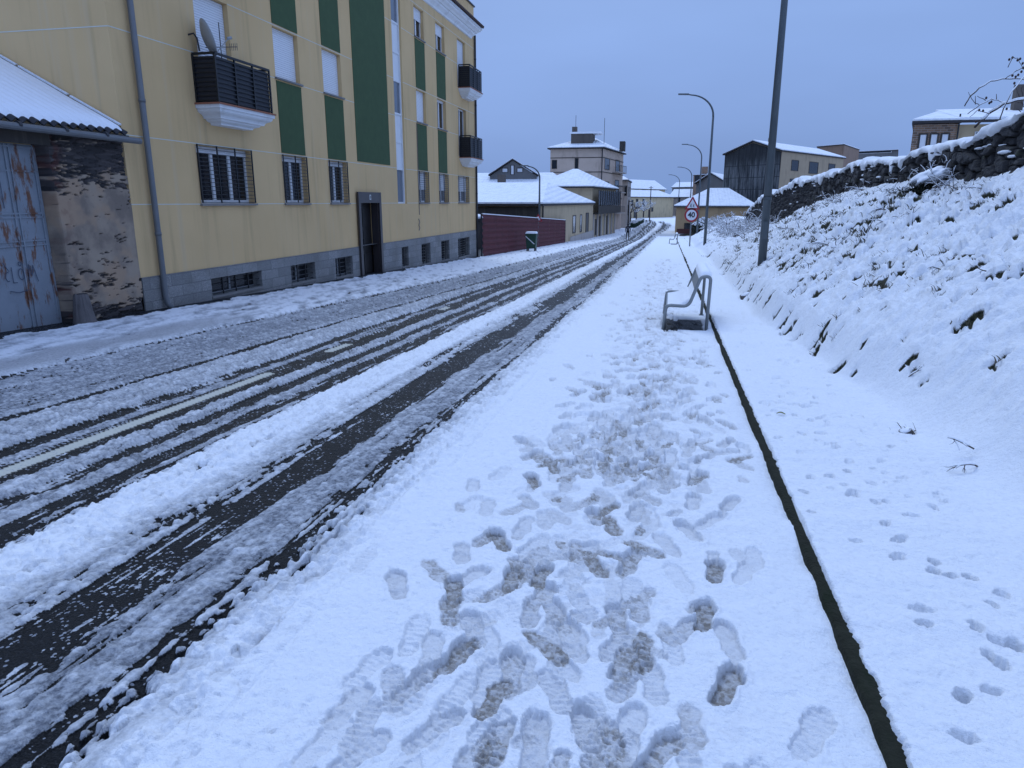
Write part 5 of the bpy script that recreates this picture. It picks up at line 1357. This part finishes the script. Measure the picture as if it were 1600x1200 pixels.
# ------------------------------------------------------------------ traffic signs
RED = M('sign red', (.33, .02, .03), .4, .08, 3, bmp=0); SWH = M('sign white', (.68, .69, .72), .4, .05, 3, bmp=0); SBK = M('sign black', (.012, .013, .02), .4, 0, bmp=0)
def text_mesh(txt, size, mat, parent, loc, name, bold=.0):
    cu = bpy.data.curves.new('t', 'FONT'); cu.body = txt; cu.size = size; cu.align_x = 'CENTER'; cu.align_y = 'CENTER'; cu.extrude = .002; cu.offset = bold
    o = bpy.data.objects.new('t', cu); C.objects.link(o); dg = bpy.context.evaluated_depsgraph_get(); me = bpy.data.meshes.new_from_object(o.evaluated_get(dg)); bpy.data.objects.remove(o)
    for v in me.vertices: v.co = Vector((v.co.x, -v.co.z, v.co.y))+Vector(loc)
    me.name = name; return link(name, me, mat, parent)
def signs():
    Y = 52.0; b0 = atY(1077.5, 383, Y); zg = gz(b0.x, Y)
    t = thing('traffic_signs', 'forty speed limit disc below a red warning triangle on one grey post', 'traffic sign', (b0.x, Y, zg))
    cc = atY(1080.3, 336, Y); tc = atY(1082, 318, Y); dx = cc.x-b0.x
    B().tube([(b0.x, Y, zg-.1), (b0.x+dx*.6, Y+.04, cc.z), (b0.x+dx, Y+.04, tc.z+.3)], .045, 8).build('post', GALV, t)
    def disc(r_, y, mat, name, par, n=40):
        vs = [(cc.x+r_*math.cos(2*math.pi*k/n), y, cc.z+r_*math.sin(2*math.pi*k/n)) for k in range(n)]
        vs += [(v[0], y+.012, v[2]) for v in vs]
        return B().add(vs, [tuple(range(n)), tuple(range(n, 2*n))[::-1]]+[(k, (k+1) % n, (k+1) % n+n, k+n) for k in range(n)]).build(name, mat, par)
    d = disc(.47, Y-.03, RED, 'speed_disc', t); disc(.355, Y-.046, SWH, 'disc_face', d)
    text_mesh('40', .48, SBK, d, (cc.x-t.location.x, -.052, cc.z-t.location.z-.0), 'digits', .014)
    def tri(s_, y, mat, name, par):
        vs = [(tc.x+s_*math.cos(R(a)), yy, tc.z-.1+s_*math.sin(R(a))) for yy in (y, y+.012) for a in (90, 210, 330)]
        return B().add(vs, [(0, 1, 2), (5, 4, 3), (0, 3, 4, 1), (1, 4, 5, 2), (2, 5, 3, 0)]).build(name, mat, par)
    w = tri(.6, Y-.03, RED, 'warning_triangle', t); tri(.40, Y-.046, SWH, 'triangle_face', w)
    # two small running figures: heads and limbs
    f = B()
    for ox in (-.1, .08):
        s_ = 1 if ox < 0 else .8; q = Vector((tc.x+ox, Y-.052, tc.z-.17))
        f.tube([q+Vector((0, 0, .0)), q+Vector((.01, 0, .10*s_))], .022*s_, 6); f.tube([q+Vector((.012, 0, .12*s_)), q+Vector((.014, 0, .16*s_))], .022*s_, 6)
        f.tube([q, q+Vector((.06, 0, -.08*s_))], .014, 5); f.tube([q, q+Vector((-.05, 0, -.08*s_))], .014, 5); f.tube([q+Vector((-.05, 0, .05)), q+Vector((.06, 0, .07))], .012, 5)
    f.build('pictogram', SBK, w)
    # small sign behind the red fence
    p = atY(841, 342, 52); t2 = thing('warning_sign', 'small red bordered triangular warning sign behind the red fence', 'traffic sign', (p.x, 52, -1.7))
    B().tube([(p.x, 52.03, -1.7), (p.x, 52.03, p.z)], .03, 6).build('post', GALV, t2)
    for s_, y, m_, nm in ((.36, 51.98, RED, 'triangle'), (.2, 51.965, SWH, 'triangle_face')):
        vs = [(p.x+s_*math.cos(R(a)), yy, p.z+s_*math.sin(R(a))) for yy in (y, y+.01) for a in (90, 210, 330)]
        B().add(vs, [(0, 1, 2), (5, 4, 3), (0, 3, 4, 1), (1, 4, 5, 2), (2, 5, 3, 0)]).build(nm, m_, t2)
signs()

# ------------------------------------------------------------------ rubbish container
def bin_():
    Y = 44.3; a = atY(821.5, 380, Y); zg = gz(a.x+.35, Y)-.02; x = a.x
    t = thing('rubbish_container', 'dark green wheeled rubbish container with snow on its lid by the red fence', 'container', (x+.35, Y, zg))
    gm = M('dark green plastic', (.012, .05, .03), .45, .2, 4)
    def fr(z0, z1, s0, s1, m_, nm, w=.66, d=.6):
        cx, cy = x+.37, Y; q = [(-1,-1),(1,-1),(1,1),(-1,1)]
        vs = [(cx+i*w/2*s0, cy+j*d/2*s0, z0) for i, j in q]+[(cx+i*w/2*s1, cy+j*d/2*s1, z1) for i, j in q]
        return B().add(vs, [(0,3,2,1),(4,5,6,7),(0,1,5,4),(1,2,6,5),(2,3,7,6),(3,0,4,7)]).build(nm, m_, t, bevel=.02)
    fr(zg+.18, zg+1.0, .86, 1.0, gm, 'body'); fr(zg+1.0, zg+1.08, 1.06, 1.04, gm, 'lid'); fr(zg+1.082, zg+1.2, 1.06, .9, SNOW, 'snow')
    for i in (-1, 1):
        for j in (-1, 1):
            B().tube([(x+.37+i*.24-.03, Y+j*.22, zg+.1), (x+.37+i*.24+.03, Y+j*.22, zg+.1)], .09, 12).build('wheel', SBK, t)
    B().bar((x+.06, Y-.325, zg+.92), (x+.6, Y-.30, zg+.45), .012, .05).build('stripe', SWH, t)
    B().tube([(x+.0, Y-.2, zg+.9), (x-.06, Y-.2, zg+.9), (x-.06, Y+.2, zg+.9), (x, Y+.2, zg+.9)], .02, 6).build('handle', gm, t)
bin_()

# ------------------------------------------------------------------ person walking away on the road
def person():
    x, y = atY(981, 360, 82).x, 82.0; zg = gz(x, y)
    t = thing('person', 'person in dark clothes walking in the road far down the street', 'person', (x, y, zg))
    j = {'pel': (0, 0, .92), 'ch': (0, .02, 1.25), 'sh': (0, .02, 1.42), 'nk': (0, .02, 1.52), 'hd': (0, .01, 1.64), 'top': (0, .01, 1.74),
         'lh': (-.1, 0, .88), 'lk': (-.12, -.12, .5), 'la': (-.12, -.02, .1), 'lt': (-.13, -.18, .04), 'rh': (.1, 0, .88), 'rk': (.11, .08, .48), 'ra': (.11, .2, .1), 'rt': (.12, .06, .04),
         'ls': (-.2, .02, 1.4), 'le': (-.27, .08, 1.13), 'lw': (-.26, -.06, .9), 'lf': (-.26, -.1, .82), 'rs': (.2, .02, 1.4), 're': (.28, -.04, 1.13), 'rw': (.27, -.14, .92), 'rf': (.27, -.18, .85)}
    ed = [('pel','ch'),('ch','sh'),('sh','nk'),('nk','hd'),('hd','top'),('pel','lh'),('lh','lk'),('lk','la'),('la','lt'),('pel','rh'),('rh','rk'),('rk','ra'),('ra','rt'),('sh','ls'),('ls','le'),('le','lw'),('lw','lf'),('sh','rs'),('rs','re'),('re','rw'),('rw','rf')]
    rad = dict(pel=.16, ch=.18, sh=.14, nk=.06, hd=.105, top=.07, lh=.11, lk=.075, la=.05, lt=.04, rh=.11, rk=.075, ra=.05, rt=.04, ls=.085, le=.06, lw=.045, lf=.035, rs=.085, re=.06, rw=.045, rf=.035)
    ks = list(j); me = bpy.data.meshes.new('body'); me.from_pydata([j[k] for k in ks], [(ks.index(a), ks.index(b_)) for a, b_ in ed], []); me.update()
    o = link('body', me, M('dark clothes', (.012, .013, .018), .8, .3, 8), t); md = o.modifiers.new('skin', 'SKIN')
    for i, k in enumerate(ks): me.skin_vertices[0].data[i].radius = (rad[k], rad[k]*.8)
    me.skin_vertices[0].data[0].use_root = True
    o.modifiers.new('sub', 'SUBSURF').levels = 1
    B().box(x-.16, x+.16, y-.26, y-.14, zg+1.0, zg+1.42).build('backpack', M('grey bag', (.06, .06, .07), .7), t, bevel=.04)
    bm = bmesh.new(); bmesh.ops.create_icosphere(bm, subdivisions=2, radius=.125); me = bpy.data.meshes.new('hat'); bm.to_mesh(me); bm.free()
    h = link('hat', me, M('dark hat', (.02, .02, .025), .8), t, True); h.location = (0, .01, 1.70)
person()

# ------------------------------------------------------------------ trees, poles, hedge at the far end
def bare_tree(px, Y, h, label, snowy=True, seed=1):
    random.seed(seed); q = atY(px, 340, Y); zg = -2.8; t = thing('bare_tree', label, 'tree', (q.x, Y, zg), 'bare trees at the end of the street')
    tr = B(); br = B(); sn = B()
    tr.tube([(q.x, Y, zg), (q.x+.05, Y, zg+h*.35), (q.x, Y, zg+h*.45)], [.17, .13, .1], 8)
    def go(p, d, l, r_, lv):
        pts = [p]; dd = d
        for k in range(4):
            dd = (dd+Vector((random.gauss(0, .2), random.gauss(0, .2), random.gauss(.02, .15)))).normalized(); pts.append(pts[-1]+dd*l/4)
        br.tube(pts, [r_*(1-.15*k) for k in range(5)], 4, False)
        if snowy: sn.tube([v+Vector((0, 0, r_*1.1)) for v in pts], [r_*.8]*5, 4, False)
        if lv < 3:
            for k in range(3): go(pts[random.randint(2, 4)], (dd+Vector((random.gauss(0, .7), random.gauss(0, .7), random.gauss(.1, .4)))).normalized(), l*.68, r_*.62, lv+1)
    for k in range(5):
        a = k*1.26; go(Vector((q.x, Y, zg+h*.43)), Vector((math.cos(a)*.7, math.sin(a)*.7, .75)).normalized(), h*.3, .08, 0)
    tr.build('trunk', TWIG, t); br.build('branch', TWIG, t); sn.build('snow', SNOW, t) if snowy else None
bare_tree(1005, 165, 5.2, 'bare tree with snow on its branches before the far yellow house', seed=3)
bare_tree(994, 158, 4.6, 'smaller bare snowy tree left of the other, near the bend', seed=4)
bare_tree(985, 150, 5.0, 'bare tree closest to the pink townhouse', False, seed=6)
random.seed(21)
def pole(px, Y, zt, label, wires=True):
    q = atY(px, 320, Y); t = thing('utility_pole', label, 'utility pole', (q.x, Y, -2.8), 'utility poles at the end of the street')
    B().tube([(q.x, Y, -2.8), (q.x, Y, zt)], [.13, .09], 8).build('post', TWIG, t)
    B().bar((q.x-.5, Y, zt-.3), (q.x+.5, Y, zt-.3), .09).build('crossarm', TWIG, t)
pole(1016, 170, 5.0, 'tall dark utility pole right of the bare trees'); pole(982.5, 128, 1.9, 'short dark pole beside the road near the walking person')
def hedge():
    b = B(); s = B(); pts = [atY(988, 350, 125), atY(1003, 347, 160)]
    t = thing('low_hedge', 'low dark green hedge topped with snow at the left road edge near the bend', 'hedge', (pts[0].x, pts[0].y, -2.75))
    for i in range(2600):
        f = random.random(); p = pts[0].lerp(pts[1], f); c = Vector((p.x+random.uniform(-.5, .5), p.y+random.uniform(-.3, .3), -2.75+random.uniform(0, .95)))
        u = Vector((random.gauss(0, 1), random.gauss(0, 1), random.gauss(0, 1))).normalized()*.12; v = u.cross(Vector((random.gauss(0, 1), random.gauss(0, 1), 1))).normalized()*.12
        (s if c.z > -1.98 else b).add([c-u, c+v, c+u, c-v], [(0, 1, 2, 3)])
    b.build('foliage', M('hedge green', (.015, .045, .025), .7, .3, 6, bmp=0), t); s.build('snow', SNOW, t)
hedge()
def cone_tree():
    q = atY(1101, 345, 84); zg = -1.3; t = thing('dark_shrub', 'dark evergreen shrub with snow beside the low orange house', 'shrub', (q.x, 84, zg))
    b = B(); s = B()
    for i in range(2600):
        a = random.uniform(0, 6.28); r_ = 1.5*random.random()**.5; h_ = random.uniform(0, 1)*(2.0-.6*r_)
        c = Vector((q.x+r_*math.cos(a)*.9, 84+r_*math.sin(a)*1.2, zg-.6+h_)); u = Vector((random.gauss(0, 1), random.gauss(0, 1), random.gauss(0, 1))).normalized()*.09; v = u.cross(Vector((random.gauss(0, 1), 1, random.gauss(0, 1)))).normalized()*.09
        (s if h_ > (2.0-.6*r_)*.88 else b).add([c-u, c+v, c+u, c-v], [(0, 1, 2, 3)])
    b.build('foliage', LEAFM, t); s.build('snow', SNOW, t)
cone_tree()
def big_tuft():
    q = hit(1441, 300); z = gz(*q); t = thing('snowy_bush', 'dark tufty bush under a cap of snow just below the stone wall', 'bush', (q[0], q[1], z))
    b = B(); blades(b, (q[0], q[1], z+.02), 900, .20, .13, (-.5, -.4, -.5)); blades(b, (q[0]+.1, q[1], z+.14), 500, .16, .12, (-.5, -.4, -.3)); b.build('foliage', LEAFM, t)
    bm = bmesh.new(); bmesh.ops.create_icosphere(bm, subdivisions=4, radius=1)
    for v in bm.verts:
        n_ = float(fbm(np.array([v.co.x*2.2+5]), np.array([v.co.y*2.2+v.co.z*1.3]), 601, 3)[0])-.5
        v.co = Vector((v.co.x*.30, v.co.y*.38, v.co.z*.12))*(1+n_*.9)
    me = bpy.data.meshes.new('snow'); bm.to_mesh(me); bm.free(); o = link('snow', me, SNOW, t, True); o.location = (.14, .08, .30); o.rotation_euler = (0, -.45, 0)
big_tuft()

# ------------------------------------------------------------------ sky and light
W = bpy.data.worlds.new('World'); S.world = W; W.use_nodes = True
nt = W.node_tree; bg = nt.nodes['Background']
SUN_EL, SUN_AZ = R(52), R(-20)     # azimuth from +y towards +x
sky = nt.nodes.new('ShaderNodeTexSky'); sky.sky_type = 'NISHITA'; sky.sun_disc = False; sky.sun_elevation = SUN_EL; sky.sun_rotation = SUN_AZ
sky.air_density = 2; sky.dust_density = 3; sky.ozone_density = 3
tc = nt.nodes.new('ShaderNodeTexCoord'); sp = nt.nodes.new('ShaderNodeSeparateXYZ'); L(nt, tc.outputs['Generated'], sp.inputs[0])
cr = nt.nodes.new('ShaderNodeValToRGB'); L(nt, sp.outputs[2], cr.inputs[0])
els = cr.color_ramp.elements
els[0].position = 0.0; els[0].color = (1.9, 3.15, 6.3, 1)
els[1].position = 1.0; els[1].color = (4.7, 6.7, 12.0, 1)
for p, c in ((.06, (2.0, 3.3, 6.6)), (.16, (2.25, 3.65, 7.25)), (.26, (2.5, 3.95, 7.6)), (.45, (3.9, 5.8, 10.8))):
    e = els.new(p); e.color = rgb(c)
mp = nt.nodes.new('ShaderNodeMapping'); mp.inputs['Scale'].default_value = (1.6, 1.6, 5.5); L(nt, tc.outputs['Generated'], mp.inputs[0])
nz = nt.nodes.new('ShaderNodeTexNoise'); nz.inputs['Scale'].default_value = 1.3; nz.inputs['Detail'].default_value = 4; nz.inputs['Roughness'].default_value = .45; L(nt, mp.outputs[0], nz.inputs['Vector'])
mr = nt.nodes.new('ShaderNodeMapRange'); mr.inputs[1].default_value = .3; mr.inputs[2].default_value = .7; mr.inputs[3].default_value = .93; mr.inputs[4].default_value = 1.08; L(nt, nz.outputs['Fac'], mr.inputs[0])
vm = nt.nodes.new('ShaderNodeVectorMath'); vm.operation = 'SCALE'; L(nt, cr.outputs[0], vm.inputs[0]); L(nt, mr.outputs[0], vm.inputs['Scale'])
mx = mixc(nt, .96, sky.outputs[0], vm.outputs[0])
L(nt, mx, bg.inputs[0]); bg.inputs[1].default_value = .1
sl = bpy.data.lights.new('sun', 'SUN'); sl.energy = .95; sl.angle = R(22); sl.color = (.76, .89, 1.0)
so = bpy.data.objects.new('sun', sl); C.objects.link(so)
dirv = Vector((math.sin(SUN_AZ)*math.cos(SUN_EL), math.cos(SUN_AZ)*math.cos(SUN_EL), math.sin(SUN_EL)))
so.rotation_euler = (-dirv).to_track_quat('-Z', 'Y').to_euler()
S.view_settings.view_transform = 'Standard'; S.view_settings.look = 'None'; S.view_settings.exposure = .09; S.view_settings.gamma = 1
S.render.engine = 'CYCLES'; S.cycles.max_bounces = 5; S.cycles.diffuse_bounces = 3; S.cycles.use_denoising = True
